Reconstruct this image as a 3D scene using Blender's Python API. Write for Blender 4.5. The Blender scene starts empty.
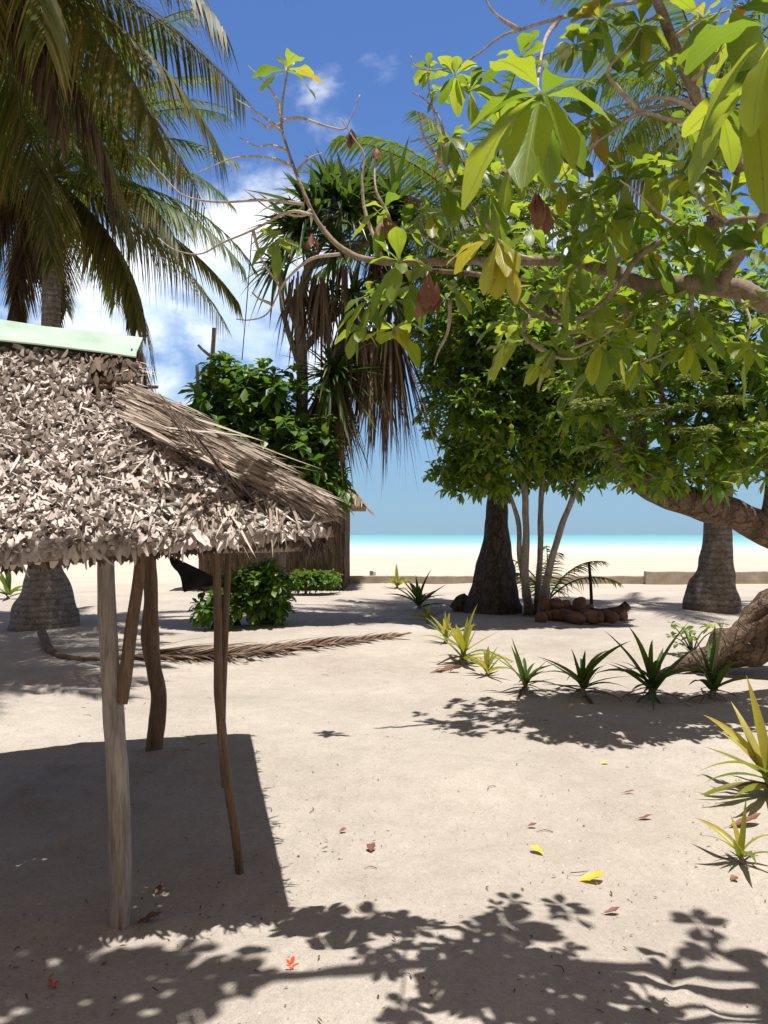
import bpy, math, random
import numpy as np
from mathutils import Vector, noise

random.seed(11)
rng = np.random.default_rng(11)
R = math.radians
scene = bpy.context.scene
col = scene.collection

# ------------------------------------------------------------------ camera
F, EYE, PITCH = 830.0, 1.6, math.atan(22.5 / 830.0)
cam_d = bpy.data.cameras.new('camera')
cam = bpy.data.objects.new('camera', cam_d)
col.objects.link(cam)
cam.location = (0, 0, EYE)
cam.rotation_euler = (R(90) + PITCH, 0, 0)
cam_d.sensor_fit = 'VERTICAL'
cam_d.sensor_height = 36
cam_d.lens = 36 * F / 1024
cam_d.clip_start, cam_d.clip_end = 0.05, 20000
scene.camera = cam

# ------------------------------------------------------------------ view, sun, sky
vs = scene.view_settings
vs.view_transform, vs.look, vs.gamma, vs.exposure = 'Standard', 'None', 1.0, 0.66
vs.use_curve_mapping = False
SUN = Vector((0.12, -0.11, 1.0)).normalized()
sd = bpy.data.lights.new('sun', 'SUN')
sd.energy, sd.angle, sd.color = 4.2, R(0.53), (1.0, 0.975, 0.935)
so = bpy.data.objects.new('sun', sd)
col.objects.link(so)
so.rotation_euler = SUN.to_track_quat('Z', 'Y').to_euler()
EL = math.asin(SUN.z)
ROT = math.atan2(SUN.x, SUN.y)

world = bpy.data.worlds.new('World')
scene.world = world
world.use_nodes = True


class NT:
    """small helper around a node tree"""
    def __init__(s, tree):
        s.t = tree

    def n(s, kind, **kw):
        nd = s.t.nodes.new('ShaderNode' + kind)
        ins = kw.pop('ins', {})
        for k, v in kw.items():
            setattr(nd, k, v)
        for k, v in ins.items():
            if hasattr(v, 'is_output'):
                s.t.links.new(v, nd.inputs[k])
            else:
                if isinstance(v, (tuple, list)) and len(v) == 3 and nd.inputs[k].type == 'RGBA':
                    v = (*v, 1)
                nd.inputs[k].default_value = v
        return nd

    def math(s, op, a, b=0.0, c=0.0, clamp=False):
        return s.n('Math', operation=op, use_clamp=clamp, ins={0: a, 1: b, 2: c}).outputs[0]

    def vmath(s, op, a, b=(0, 0, 0)):
        nd = s.n('VectorMath', operation=op, ins={0: a, 1: b})
        return nd.outputs['Value'] if op in ('LENGTH', 'DISTANCE', 'DOT_PRODUCT') else nd.outputs[0]

    def ramp(s, fac, stops, interp='LINEAR'):
        nd = s.n('ValToRGB', ins={0: fac})
        cr = nd.color_ramp
        cr.interpolation = interp
        while len(cr.elements) < len(stops):
            cr.elements.new(0.5)
        for e, (p, c) in zip(cr.elements, stops):
            e.position = p
            e.color = (*c, 1) if len(c) == 3 else c
        return nd.outputs[0]

    def noise(s, vec, scale, detail=4.0, rough=0.55, dist=0.0):
        nd = s.n('TexNoise', ins={'Scale': scale, 'Detail': detail, 'Roughness': rough, 'Distortion': dist})
        if vec is not None:
            s.t.links.new(vec, nd.inputs['Vector'])
        return nd.outputs['Fac']

    def mix(s, fac, a, b, blend='MIX'):
        nd = s.n('Mix', data_type='RGBA', blend_type=blend)
        for i, v in ((0, fac), (6, a), (7, b)):
            if hasattr(v, 'is_output'):
                s.t.links.new(v, nd.inputs[i])
            else:
                nd.inputs[i].default_value = (*v, 1) if isinstance(v, (tuple, list)) and len(v) == 3 else v
        return nd.outputs[2]

    def maprange(s, v, a, b, c=0.0, d=1.0, smooth=True):
        return s.n('MapRange', interpolation_type='SMOOTHSTEP' if smooth else 'LINEAR',
                   ins={0: v, 1: a, 2: b, 3: c, 4: d}).outputs[0]


def sky_dir(px, py):
    return Vector(((px - 384) / F, 1, (534.5 - py) / F)).normalized()


w = NT(world.node_tree)
bg = world.node_tree.nodes['Background']
SKY_STRENGTH = 0.085
sky = w.n('TexSky', sky_type='NISHITA', sun_disc=False, sun_elevation=EL, sun_rotation=ROT,
          altitude=0, air_density=1.0, dust_density=0.25, ozone_density=2.5)
tc = w.n('TexCoord').outputs['Generated']
skycol = w.mix(1.0, sky.outputs[0], (0.66, 0.84, 1.16), 'MULTIPLY')
sep = w.n('SeparateXYZ', ins={0: tc})
elv = sep.outputs[2]
# grey blue rain haze sitting on the horizon
band = w.maprange(elv, 0.02, 0.30, 1.0, 0.0)
skycol = w.mix(w.math('MULTIPLY', band, 0.8), skycol, (2.1, 3.6, 5.0))
# cumulus and wisps
cn = w.noise(w.vmath('MULTIPLY', tc, (1.0, 1.0, 1.7)), 7.0, 8.0, 0.56, 0.25)
cn2 = w.noise(w.vmath('MULTIPLY', tc, (1.0, 1.0, 1.3)), 17.0, 6.0, 0.6, 0.5)
total = None
for (px, py, rad, amp) in [(235, 285, .19, 1.0), (120, 300, .15, 1.0), (160, 390, .13, .75), (320, 330, .15, .95), (250, 330, .12, .9),
                           (330, 105, .075, .42), (380, 65, .06, .40), (250, 190, .09, .50), (15, 300, .10, .55),
                           (560, 250, .16, .55), (700, 300, .18, .6), (-300, 250, .25, .8), (1150, 280, .25, .8)]:
    d = w.vmath('DISTANCE', tc, tuple(sky_dir(px, py)))
    m = w.math('MULTIPLY', w.maprange(d, 0.0, rad, 1.0, 0.0), amp)
    total = m if total is None else w.math('MAXIMUM', total, m)
cl = w.math('ADD', w.math('MULTIPLY', cn, 1.25), w.math('MULTIPLY', cn2, 0.45))
cl = w.math('ADD', cl, w.math('SUBTRACT', w.math('MULTIPLY', total, 0.88), 1.10))
# unseen warm haze added overhead and behind the viewer to warm the shade
back = w.math('SUBTRACT', elv, w.math('MULTIPLY', sep.outputs[1], 0.62))
high = w.math('MULTIPLY', w.maprange(w.math('ADD', back, w.math('MULTIPLY', cn, 0.35)), 0.52, 0.85), 0.92)
skycol = w.mix(high, skycol, (2.35, 1.72, 1.22))
cov = w.maprange(cl, 0.0, 0.46)
ccol = w.mix(w.maprange(cn, 0.40, 0.62), (6.0, 7.3, 8.8), (10.2, 10.4, 10.6))
skycol = w.mix(w.math('MULTIPLY', cov, 0.88), skycol, ccol)
world.node_tree.links.new(skycol, bg.inputs[0])
bg.inputs[1].default_value = SKY_STRENGTH

# ------------------------------------------------------------------ geometry helpers
_fw = Vector((0, math.cos(PITCH), math.sin(PITCH)))
_up = Vector((0, -math.sin(PITCH), math.cos(PITCH)))
_rt = Vector((1, 0, 0))
UP = np.array([0, 0, 1.0])


def at(px, py, Y):
    d = _fw + _rt * ((px - 384) / F) + _up * ((512 - py) / F)
    return Vector((0, 0, EYE)) + d * (Y / d.y)


def floor(px, py, z=0.0):
    d = _fw + _rt * ((px - 384) / F) + _up * ((512 - py) / F)
    return Vector((0, 0, EYE)) + d * ((z - EYE) / d.z)


def nrm(a):
    a = np.asarray(a, float)
    return a / np.maximum(np.linalg.norm(a, axis=-1, keepdims=True), 1e-9)


class MB:
    """collects geometry for ONE mesh object"""
    def __init__(s):
        s.V, s.UV, s.F, s.M, s.n = [], [], [], [], 0

    def add(s, V, faces, uv=None, mat=0):
        V = np.asarray(V, float).reshape(-1, 3)
        if uv is None:
            uv = np.zeros((len(V), 2))
        for f in faces:                     # list of integer arrays, one per polygon size
            f = np.asarray(f, int)
            if f.size:
                s.F.append(f + s.n)
                s.M.append(np.full(len(f), mat))
        s.V.append(V)
        s.UV.append(uv)
        s.n += len(V)

    def tube(s, pts, radii, sides=8, wob=0.0, mat=0, sub=4, cap=True, freq=3.0, squash=1.0):
        pts = [Vector(p) for p in pts]
        if sub > 1 and len(pts) > 2:
            q, rr = [], []
            P = [pts[0] * 2 - pts[1]] + pts + [pts[-1] * 2 - pts[-2]]
            for i in range(1, len(P) - 2):
                for k in range(sub):
                    t = k / sub
                    a, b, c, d = P[i - 1], P[i], P[i + 1], P[i + 2]
                    q.append(0.5 * ((2 * b) + (c - a) * t + (2 * a - 5 * b + 4 * c - d) * t * t + (3 * b - a - 3 * c + d) * t ** 3))
                    rr.append(radii[i - 1] * (1 - t) + radii[i] * t)
            q.append(pts[-1])
            rr.append(radii[-1])
            pts, radii = q, rr
        n = len(pts)
        tang = [(pts[min(i + 1, n - 1)] - pts[max(i - 1, 0)]).normalized() for i in range(n)]
        ref = Vector((1, 0, 0)) if abs(tang[0].x) < 0.8 else Vector((0, 1, 0))
        V, UV = [], []
        seed = random.random() * 100
        dist = 0
        for i in range(n):
            ref = (ref - tang[i] * ref.dot(tang[i])).normalized()
            bi = tang[i].cross(ref)
            if i:
                dist += (pts[i] - pts[i - 1]).length
            for k in range(sides):
                a = 2 * math.pi * k / sides
                d = ref * math.cos(a) + bi * math.sin(a) * squash
                r = radii[i]
                if wob:
                    r *= 1 + wob * noise.noise(Vector((d.x * 1.2 + seed, d.y * 1.2, d.z * 1.2 + dist * freq)))
                V.append(pts[i] + d * r)
                UV.append((k / sides, dist))
        fs = []
        for i in range(n - 1):
            for k in range(sides):
                k2 = (k + 1) % sides
                fs.append((i * sides + k, i * sides + k2, (i + 1) * sides + k2, (i + 1) * sides + k))
        tris = []
        if cap:
            for i in (0, n - 1):
                V.append(pts[i] + tang[i] * (0.25 * radii[i] if i else -0.1 * radii[i]))
                UV.append((0, 0))
                c = len(V) - 1
                for k in range(sides):
                    a, b = i * sides + k, i * sides + (k + 1) % sides
                    tris.append((c, a, b) if i else (c, b, a))
        s.add([tuple(v) for v in V], [fs, tris], np.array(UV), mat)

    def straps(s, P, D, L, W, droop=0.0, curl=0.0, K=3, cols=2, prof=None, fold=0.0, S=None, mat=0, roll=0.0, wave=0.0, arc=None):
        P = np.asarray(P, float).reshape(-1, 3)
        N_ = len(P)
        if N_ == 0:
            return
        D = nrm(np.broadcast_to(np.asarray(D, float), (N_, 3)))
        if S is None:
            S = np.cross(D, UP)
            bad = np.linalg.norm(S, axis=1) < 0.05
            S[bad] = np.cross(D[bad], [0, 1, 0.0])
        S = nrm(np.broadcast_to(np.asarray(S, float), (N_, 3)))
        S = nrm(S - D * np.sum(S * D, 1, keepdims=True))
        Nn = np.cross(S, D)
        g = lambda v: np.broadcast_to(np.asarray(v, float), (N_,))[:, None, None]
        L, W, droop, curl, fold, roll = map(g, (L, W, droop, curl, fold, roll))
        if np.any(roll):
            S3 = S[:, None, :] * np.cos(roll) + Nn[:, None, :] * np.sin(roll)
            N3 = Nn[:, None, :] * np.cos(roll) - S[:, None, :] * np.sin(roll)
        else:
            S3, N3 = S[:, None, :], Nn[:, None, :]
        t = np.linspace(0, 1, K + 1)
        tt = t[None, :, None]
        C = P[:, None, :] + L * tt * D[:, None, :] + N3 * curl * L * tt ** 2 - UP * droop * L * tt ** 2
        if arc is not None:                 # rolled up leaf: bend along a circle
            th = np.where(np.abs(g(arc)) < 0.05, 0.05, g(arc))
            C = P[:, None, :] + L * (np.sin(th * tt) / th * D[:, None, :] + (1 - np.cos(th * tt)) / th * N3)
        if wave:
            ph = rng.uniform(0, 6.28, N_)[:, None, None]
            C = C + N3 * wave * L * np.sin(tt * 7 + ph) * tt
        x = np.linspace(-0.5, 0.5, cols)
        wd = (prof(t) if prof else np.ones_like(t))[None, :, None, None] * W[..., None]
        xx = x[None, None, :, None]
        V = C[:, :, None, :] + S3[:, :, None, :] * wd * xx + N3[:, :, None, :] * (fold[..., None] * wd * np.abs(xx))
        if wave:
            V = V + N3[:, :, None, :] * (wd * 0.10 * np.sign(xx) * (np.abs(xx) > 0.3) * np.sin(tt[..., None] * 13 + ph[..., None] * xx * 4))
        uv = np.stack(np.broadcast_arrays(x[None, None, :] + 0.5, t[None, :, None] + np.zeros((N_, 1, 1))), -1).reshape(-1, 2)
        b = (np.arange(K)[:, None] * cols + np.arange(cols - 1)[None, :]).ravel()
        q = np.stack([b, b + 1, b + cols + 1, b + cols], 1)
        q = (q[None] + (np.arange(N_) * (K + 1) * cols)[:, None, None]).reshape(-1, 4)
        s.add(V.reshape(-1, 3), [q], uv, mat)

    def box(s, c, ax, ay, az, mat=0):
        c, ax, ay, az = map(Vector, (c, ax, ay, az))
        V = [tuple(c + ax * i + ay * j + az * k) for i in (-1, 1) for j in (-1, 1) for k in (-1, 1)]
        s.add(V, [[(0, 1, 3, 2), (4, 6, 7, 5), (0, 4, 5, 1), (2, 3, 7, 6), (0, 2, 6, 4), (1, 5, 7, 3)]], None, mat)

    def build(s, name, mats, parent=None, smooth=True):
        if not isinstance(mats, (list, tuple)):
            mats = [mats]
        me = bpy.data.meshes.new(name)
        V = np.concatenate(s.V)
        UV = np.concatenate(s.UV)
        li = np.concatenate([f.ravel() for f in s.F])
        cnt = np.concatenate([np.full(len(f), f.shape[1]) for f in s.F])
        me.vertices.add(len(V))
        me.vertices.foreach_set('co', V.ravel())
        me.loops.add(len(li))
        me.loops.foreach_set('vertex_index', li.astype(np.int32))
        me.polygons.add(len(cnt))
        me.polygons.foreach_set('loop_start', np.concatenate([[0], np.cumsum(cnt)[:-1]]).astype(np.int32))
        me.polygons.foreach_set('material_index', np.concatenate(s.M).astype(np.int32))
        uvl = me.uv_layers.new(name='UVMap')
        uvl.data.foreach_set('uv', UV[li].ravel())
        me.polygons.foreach_set('use_smooth', np.full(len(cnt), smooth))
        me.update(calc_edges=True)
        me.validate()
        for m in mats:
            me.materials.append(m)
        o = bpy.data.objects.new(name, me)
        col.objects.link(o)
        if parent is not None:
            o.parent = parent
            o.matrix_parent_inverse = parent.matrix_basis.inverted()
        return o


def tag(o, label=None, cat=None, group=None, kind=None):
    for k, v in (('label', label), ('category', cat), ('group', group), ('kind', kind)):
        if v:
            o[k] = v
    return o


def thing(name, loc, label, cat, group=None):
    o = bpy.data.objects.new(name, None)
    o.empty_display_size = 0.1
    col.objects.link(o)
    o.location = loc
    return tag(o, label, cat, group)


# width profiles
def p_leaf(t):
    return np.maximum(np.sin(np.pi * np.clip(t, 0, 1) ** 1.25) ** 0.72, 0.03) * (1 - 0.0 * t)


def p_obov(t):
    return np.maximum(np.sin(np.pi * np.clip(t * 0.985, 0, 1) ** 1.6) ** 0.72, 0.04)


def p_strip(t):
    return np.maximum(np.minimum(1, t * 6 + 0.5) * (1 - t ** 3), 0.03)


def p_spear(t):
    return np.maximum((0.45 + 0.55 * np.sin(np.pi * np.clip(t * 0.9 + 0.1, 0, 1))) * np.sqrt(np.clip(1 - t, 0, 1)) * 1.35, 0.02)


def p_flake(t):
    return 0.75 + 0.35 * np.sin(t * 3) - 0.45 * t ** 3


# ------------------------------------------------------------------ materials
def new_mat(name):
    m = bpy.data.materials.new(name)
    m.use_nodes = True
    t = NT(m.node_tree)
    p = m.node_tree.nodes['Principled BSDF']
    return m, t, p


def leaf_mat(name, stops, trans, fac=0.38, rough=0.4, vein=None, spec=0.45, dead_tip=None):
    m, t, p = new_mat(name)
    isl = t.n('NewGeometry').outputs['Random Per Island']
    c = t.ramp(isl, stops)
    uv = t.n('TexCoord').outputs['UV']
    tr = t.ramp(isl, trans)
    obj = t.n('TexCoord').outputs['Object']
    mott = t.noise(obj, 14.0, 3.0)
    c = t.mix(0.5, c, t.ramp(mott, [(0.3, (0.55, 0.55, 0.55)), (0.7, (1, 1, 1))]), 'MULTIPLY')
    if vein:
        s = t.n('SeparateXYZ', ins={0: uv})
        ax = t.math('ABSOLUTE', t.math('SUBTRACT', s.outputs[0], 0.5))
        mid = t.maprange(ax, 0.012, 0.045, 1.0, 0.0)
        ph = t.math('SUBTRACT', t.math('MULTIPLY', s.outputs[1], 11.0), t.math('MULTIPLY', ax, 7.0))
        side = t.maprange(t.math('ABSOLUTE', t.math('SUBTRACT', t.math('FRACT', ph), 0.5)), 0.0, 0.10, 0.6, 0.0)
        v = t.math('MAXIMUM', mid, side)
        c = t.mix(v, c, vein)
        tr = t.mix(t.math('MULTIPLY', v, 0.85), tr, (0.24, 0.28, 0.05))
        spot = t.maprange(t.noise(obj, 38.0, 4.0, 0.7), 0.66, 0.72)
        c = t.mix(t.math('MULTIPLY', spot, 0.8), c, (0.16, 0.095, 0.03))
        tr = t.mix(t.math('MULTIPLY', spot, 0.8), tr, (0.20, 0.11, 0.03))
        bmp = t.n('Bump', ins={'Strength': 0.2, 'Distance': 0.002, 'Height': v})
        m.node_tree.links.new(bmp.outputs[0], p.inputs['Normal'])
    if dead_tip:
        s2 = t.n('SeparateXYZ', ins={0: uv})
        k = t.maprange(t.math('ADD', s2.outputs[1], t.math('MULTIPLY', t.noise(obj, 3.0), 0.35)), 0.85, 1.15)
        c = t.mix(k, c, dead_tip)
        tr = t.mix(k, tr, dead_tip)
    m.node_tree.links.new(c, p.inputs['Base Color'])
    p.inputs['Roughness'].default_value = rough
    p.inputs['Specular IOR Level'].default_value = spec
    tl = t.n('BsdfTranslucent', ins={0: tr})
    mx = t.n('MixShader', ins={0: fac, 1: p.outputs[0], 2: tl.outputs[0]})
    m.node_tree.links.new(mx.outputs[0], m.node_tree.nodes['Material Output'].inputs[0])
    return m


def bark_mat(name, dark, light, scale=8.0, stretch=(1, 1, 0.25), bump=0.6, dist=0.02, rings=0.0, rough=0.85, crack=0.0):
    m, t, p = new_mat(name)
    obj = t.n('TexCoord').outputs['Object']
    v = t.vmath('MULTIPLY', obj, stretch)
    a = t.noise(v, scale, 6.0, 0.65, 0.3)
    b = t.noise(v, scale * 4, 4.0, 0.6)
    h = t.math('ADD', t.math('MULTIPLY', a, 0.65), t.math('MULTIPLY', b, 0.35))
    c = t.ramp(h, [(0.30, dark), (0.62, light)])
    if crack:
        wv_ = t.n('VectorMath', operation='ADD', ins={0: t.vmath('MULTIPLY', obj, (1, 1, 0.45)), 1: t.vmath('MULTIPLY', t.n('TexNoise', ins={'Vector': obj, 'Scale': 4.0}).outputs['Color'], (0.3, 0.3, 0.3))}).outputs[0]
        vo = t.n('TexVoronoi', feature='DISTANCE_TO_EDGE', ins={'Vector': wv_, 'Scale': crack})
        k = t.maprange(vo.outputs['Distance'], 0.0, 0.09, 1.0, 0.0)
        c = t.mix(t.math('MULTIPLY', k, 0.38), c, tuple(x * 0.5 for x in dark))
        h = t.math('SUBTRACT', h, t.math('MULTIPLY', k, 0.35))
    big = t.noise(obj, 1.7, 2.0)
    c = t.mix(0.35, c, t.ramp(big, [(0.35, (0.5, 0.5, 0.5)), (0.65, (1, 1, 1))]), 'MULTIPLY')
    if rings:
        s = t.n('SeparateXYZ', ins={0: obj})
        wv = t.math('SINE', t.math('ADD', t.math('MULTIPLY', s.outputs[2], rings), t.math('MULTIPLY', t.noise(obj, 3.5, 2.0), 7.0)))
        wm = t.maprange(wv, -0.2, -0.95, 0.0, 1.0)
        c = t.mix(t.math('MULTIPLY', wm, 0.35), c, tuple(x * 0.5 for x in dark))
        h = t.math('ADD', h, t.math('MULTIPLY', wv, 0.09))
    m.node_tree.links.new(c, p.inputs['Base Color'])
    bp = t.n('Bump', ins={'Strength': bump, 'Distance': dist, 'Height': h})
    m.node_tree.links.new(bp.outputs[0], p.inputs['Normal'])
    p.inputs['Roughness'].default_value = rough
    p.inputs['Specular IOR Level'].default_value = 0.2
    return m


def plain_mat(name, color, rough=0.7, var=0.25, scale=6.0, bump=0.0, spec=0.3):
    m, t, p = new_mat(name)
    obj = t.n('TexCoord').outputs['Object']
    a = t.noise(obj, scale, 5.0, 0.6)
    c = t.ramp(a, [(0.3, tuple(x * (1 - var) for x in color)), (0.7, tuple(min(1, x * (1 + var)) for x in color))])
    m.node_tree.links.new(c, p.inputs['Base Color'])
    if bump:
        bp = t.n('Bump', ins={'Strength': bump, 'Distance': 0.01, 'Height': t.noise(obj, scale * 6, 5.0)})
        m.node_tree.links.new(bp.outputs[0], p.inputs['Normal'])
    p.inputs['Roughness'].default_value = rough
    p.inputs['Specular IOR Level'].default_value = spec
    return m


def fibre_mat(name, stops, rough=0.8, fac=0.15):
    """dry leaf strips: every strip has its own tone"""
    m, t, p = new_mat(name)
    isl = t.n('NewGeometry').outputs['Random Per Island']
    uv = t.n('TexCoord').outputs['UV']
    c = t.ramp(isl, stops)
    st = t.noise(t.vmath('MULTIPLY', uv, (9.0, 1.6, 1.0)), 2.0, 4.0, 0.6)
    c = t.mix(0.6, c, t.ramp(st, [(0.3, (0.5, 0.48, 0.46)), (0.65, (1, 1, 1))]), 'MULTIPLY')
    m.node_tree.links.new(c, p.inputs['Base Color'])
    bp = t.n('Bump', ins={'Strength': 0.4, 'Distance': 0.003, 'Height': st})
    m.node_tree.links.new(bp.outputs[0], p.inputs['Normal'])
    p.inputs['Roughness'].default_value = rough
    p.inputs['Specular IOR Level'].default_value = 0.25
    tl = t.n('BsdfTranslucent', ins={0: c})
    mx = t.n('MixShader', ins={0: fac, 1: p.outputs[0], 2: tl.outputs[0]})
    m.node_tree.links.new(mx.outputs[0], m.node_tree.nodes['Material Output'].inputs[0])
    return m


M = {}
M['near_leaf'] = leaf_mat('near_leaf', [(0.0, (0.035, 0.085, 0.012)), (0.5, (0.085, 0.15, 0.02)), (0.93, (0.15, 0.21, 0.028)), (0.985, (0.32, 0.30, 0.03)), (1.0, (0.36, 0.19, 0.03))],
                          [(0.0, (0.21, 0.34, 0.018)), (0.5, (0.39, 0.52, 0.025)), (0.93, (0.54, 0.60, 0.03)), (0.985, (0.6, 0.5, 0.03)), (1.0, (0.55, 0.28, 0.03))],
                          0.50, 0.38, vein=(0.20, 0.24, 0.05), spec=0.45)
M['yellow_leaf'] = leaf_mat('yellow_leaf', [(0, (0.22, 0.24, 0.02)), (1, (0.42, 0.36, 0.03))], [(0, (0.5, 0.48, 0.02)), (1, (0.62, 0.5, 0.03))], 0.42, 0.4, vein=(0.4, 0.36, 0.08))
M['mid_leaf'] = leaf_mat('mid_leaf', [(0.0, (0.035, 0.085, 0.014)), (0.55, (0.075, 0.15, 0.024)), (0.92, (0.14, 0.22, 0.034)), (1.0, (0.28, 0.28, 0.035))],
                         [(0.0, (0.20, 0.36, 0.016)), (0.6, (0.34, 0.52, 0.025)), (1.0, (0.50, 0.56, 0.03))], 0.46, 0.42)
M['back_leaf'] = leaf_mat('back_leaf', [(0.0, (0.04, 0.105, 0.018)), (0.6, (0.09, 0.18, 0.028)), (1.0, (0.17, 0.25, 0.04))],
                          [(0.0, (0.11, 0.26, 0.012)), (1.0, (0.28, 0.42, 0.022))], 0.38, 0.42)
M['palm'] = leaf_mat('palm', [(0.0, (0.035, 0.075, 0.016)), (0.6, (0.07, 0.125, 0.024)), (0.9, (0.14, 0.16, 0.03)), (1.0, (0.24, 0.19, 0.05))],
                     [(0.0, (0.15, 0.26, 0.015)), (0.7, (0.28, 0.40, 0.02)), (1.0, (0.4, 0.33, 0.05))], 0.40, 0.50, dead_tip=(0.20, 0.17, 0.06), spec=0.25)
M['palm_old'] = leaf_mat('palm_old', [(0.0, (0.05, 0.068, 0.016)), (0.6, (0.11, 0.115, 0.028)), (1.0, (0.22, 0.165, 0.05))],
                         [(0.0, (0.16, 0.20, 0.02)), (1.0, (0.40, 0.28, 0.05))], 0.36, 0.5, spec=0.25)
M['palm_dead'] = fibre_mat('palm_dead', [(0, (0.055, 0.035, 0.022)), (0.6, (0.13, 0.085, 0.05)), (1, (0.24, 0.17, 0.10))], fac=0.2)
M['frond_dry'] = fibre_mat('frond_dry', [(0, (0.13, 0.08, 0.055)), (0.6, (0.28, 0.19, 0.13)), (1, (0.46, 0.35, 0.25))], fac=0.2)
M['screw'] = leaf_mat('screw', [(0.0, (0.018, 0.055, 0.016)), (0.7, (0.05, 0.11, 0.025)), (1.0, (0.12, 0.17, 0.04))],
                      [(0.0, (0.07, 0.16, 0.015)), (1.0, (0.2, 0.3, 0.03))], 0.28, 0.33, dead_tip=(0.14, 0.15, 0.05))
M['screw_dead'] = fibre_mat('screw_dead', [(0, (0.08, 0.055, 0.035)), (0.6, (0.20, 0.145, 0.09)), (1, (0.34, 0.26, 0.17))], fac=0.2)
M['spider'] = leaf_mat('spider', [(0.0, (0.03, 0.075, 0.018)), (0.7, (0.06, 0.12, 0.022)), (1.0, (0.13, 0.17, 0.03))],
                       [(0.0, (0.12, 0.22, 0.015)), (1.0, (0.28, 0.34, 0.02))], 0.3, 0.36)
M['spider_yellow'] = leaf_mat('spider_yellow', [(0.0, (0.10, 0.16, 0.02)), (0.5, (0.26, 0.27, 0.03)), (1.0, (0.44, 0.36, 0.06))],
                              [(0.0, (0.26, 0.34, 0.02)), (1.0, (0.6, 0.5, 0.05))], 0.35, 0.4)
M['flower'] = leaf_mat('flower', [(0, (0.16, 0.22, 0.05)), (1, (0.34, 0.38, 0.12))], [(0, (0.3, 0.38, 0.06)), (1, (0.4, 0.44, 0.1))], 0.3, 0.6)
M['bark_near'] = bark_mat('bark_near', (0.10, 0.07, 0.048), (0.34, 0.26, 0.185), 26.0, (1, 1, 1), 0.6, 0.006)
M['bark_twig'] = bark_mat('bark_twig', (0.20, 0.15, 0.11), (0.58, 0.47, 0.37), 40.0, (1, 1, 1), 0.4, 0.003)
M['bark_lean'] = bark_mat('bark_lean', (0.04, 0.026, 0.018), (0.25, 0.17, 0.115), 9.0, (1, 1, 1), 1.0, 0.05, crack=7.0)
M['bark_palm'] = bark_mat('bark_palm', (0.06, 0.048, 0.04), (0.24, 0.20, 0.165), 9.0, (1, 1, 1), 1.0, 0.05, rings=52.0)
M['bark_grey'] = bark_mat('bark_grey', (0.10, 0.085, 0.075), (0.36, 0.33, 0.30), 9.0, (1, 1, 1), 1.0, 0.05, rings=62.0)
M['bark_slim'] = bark_mat('bark_slim', (0.12, 0.10, 0.08), (0.36, 0.31, 0.26), 14.0, (1, 1, 0.4), 0.6, 0.01)
M['bark_dark'] = bark_mat('bark_dark', (0.03, 0.024, 0.02), (0.13, 0.105, 0.085), 10.0, (1, 1, 0.4), 1.0, 0.06, crack=6.0)
M['post'] = bark_mat('post', (0.14, 0.115, 0.095), (0.42, 0.37, 0.32), 30.0, (1, 1, 0.12), 1.0, 0.012)
M['post_brown'] = bark_mat('post_brown', (0.07, 0.045, 0.03), (0.24, 0.16, 0.105), 30.0, (1, 1, 0.12), 1.0, 0.012)
M['thatch'] = fibre_mat('thatch', [(0.0, (0.25, 0.20, 0.165)), (0.10, (0.49, 0.42, 0.37)), (0.5, (0.66, 0.58, 0.525)), (1.0, (0.78, 0.71, 0.655))], fac=0.12)
M['thatch_brown'] = fibre_mat('thatch_brown', [(0.0, (0.10, 0.07, 0.045)), (0.4, (0.25, 0.185, 0.13)), (1.0, (0.52, 0.42, 0.32))], fac=0.12)
M['thatch_strip'] = fibre_mat('thatch_strip', [(0.0, (0.15, 0.11, 0.08)), (0.35, (0.38, 0.30, 0.235)), (0.7, (0.56, 0.46, 0.375)), (1.0, (0.74, 0.64, 0.54))], fac=0.12)
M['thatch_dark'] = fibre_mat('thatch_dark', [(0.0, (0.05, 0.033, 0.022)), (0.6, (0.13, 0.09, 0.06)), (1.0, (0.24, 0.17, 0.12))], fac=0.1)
M['thatch_core'] = plain_mat('thatch_core', (0.26, 0.20, 0.155), 0.9, 0.5, 14.0, 0.8)
M['green_sheet'] = plain_mat('green_sheet', (0.37, 0.48, 0.385), 0.5, 0.22, 3.5, 0.15)
M['cloth'] = plain_mat('cloth', (0.010, 0.010, 0.011), 0.85, 0.3, 30.0)
M['concrete'] = plain_mat('concrete', (0.36, 0.30, 0.245), 0.9, 0.3, 3.0, 0.5)
M['stake'] = plain_mat('stake', (0.025, 0.021, 0.018), 0.8, 0.4, 20.0)
M['marker'] = plain_mat('marker', (0.30, 0.30, 0.31), 0.7, 0.2, 8.0)
M['marker_white'] = plain_mat('marker_white', (0.75, 0.74, 0.72), 0.7, 0.1, 8.0)
M['husk'] = bark_mat('husk', (0.06, 0.034, 0.022), (0.24, 0.135, 0.085), 14.0, (1, 1, 0.3), 0.8, 0.01)
M['litter'] = fibre_mat('litter', [(0, (0.07, 0.04, 0.025)), (0.6, (0.20, 0.12, 0.07)), (1, (0.36, 0.27, 0.18))], fac=0.1)
M['litter_yellow'] = leaf_mat('litter_yellow', [(0, (0.75, 0.52, 0.02)), (1, (0.80, 0.58, 0.03))], [(0, (0.7, 0.5, 0.02)), (1, (0.7, 0.5, 0.02))], 0.15, 0.5)
M['litter_brown'] = leaf_mat('litter_brown', [(0, (0.16, 0.065, 0.035)), (1, (0.26, 0.12, 0.065))], [(0, (0.25, 0.1, 0.04)), (1, (0.25, 0.1, 0.04))], 0.15, 0.6)
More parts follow.
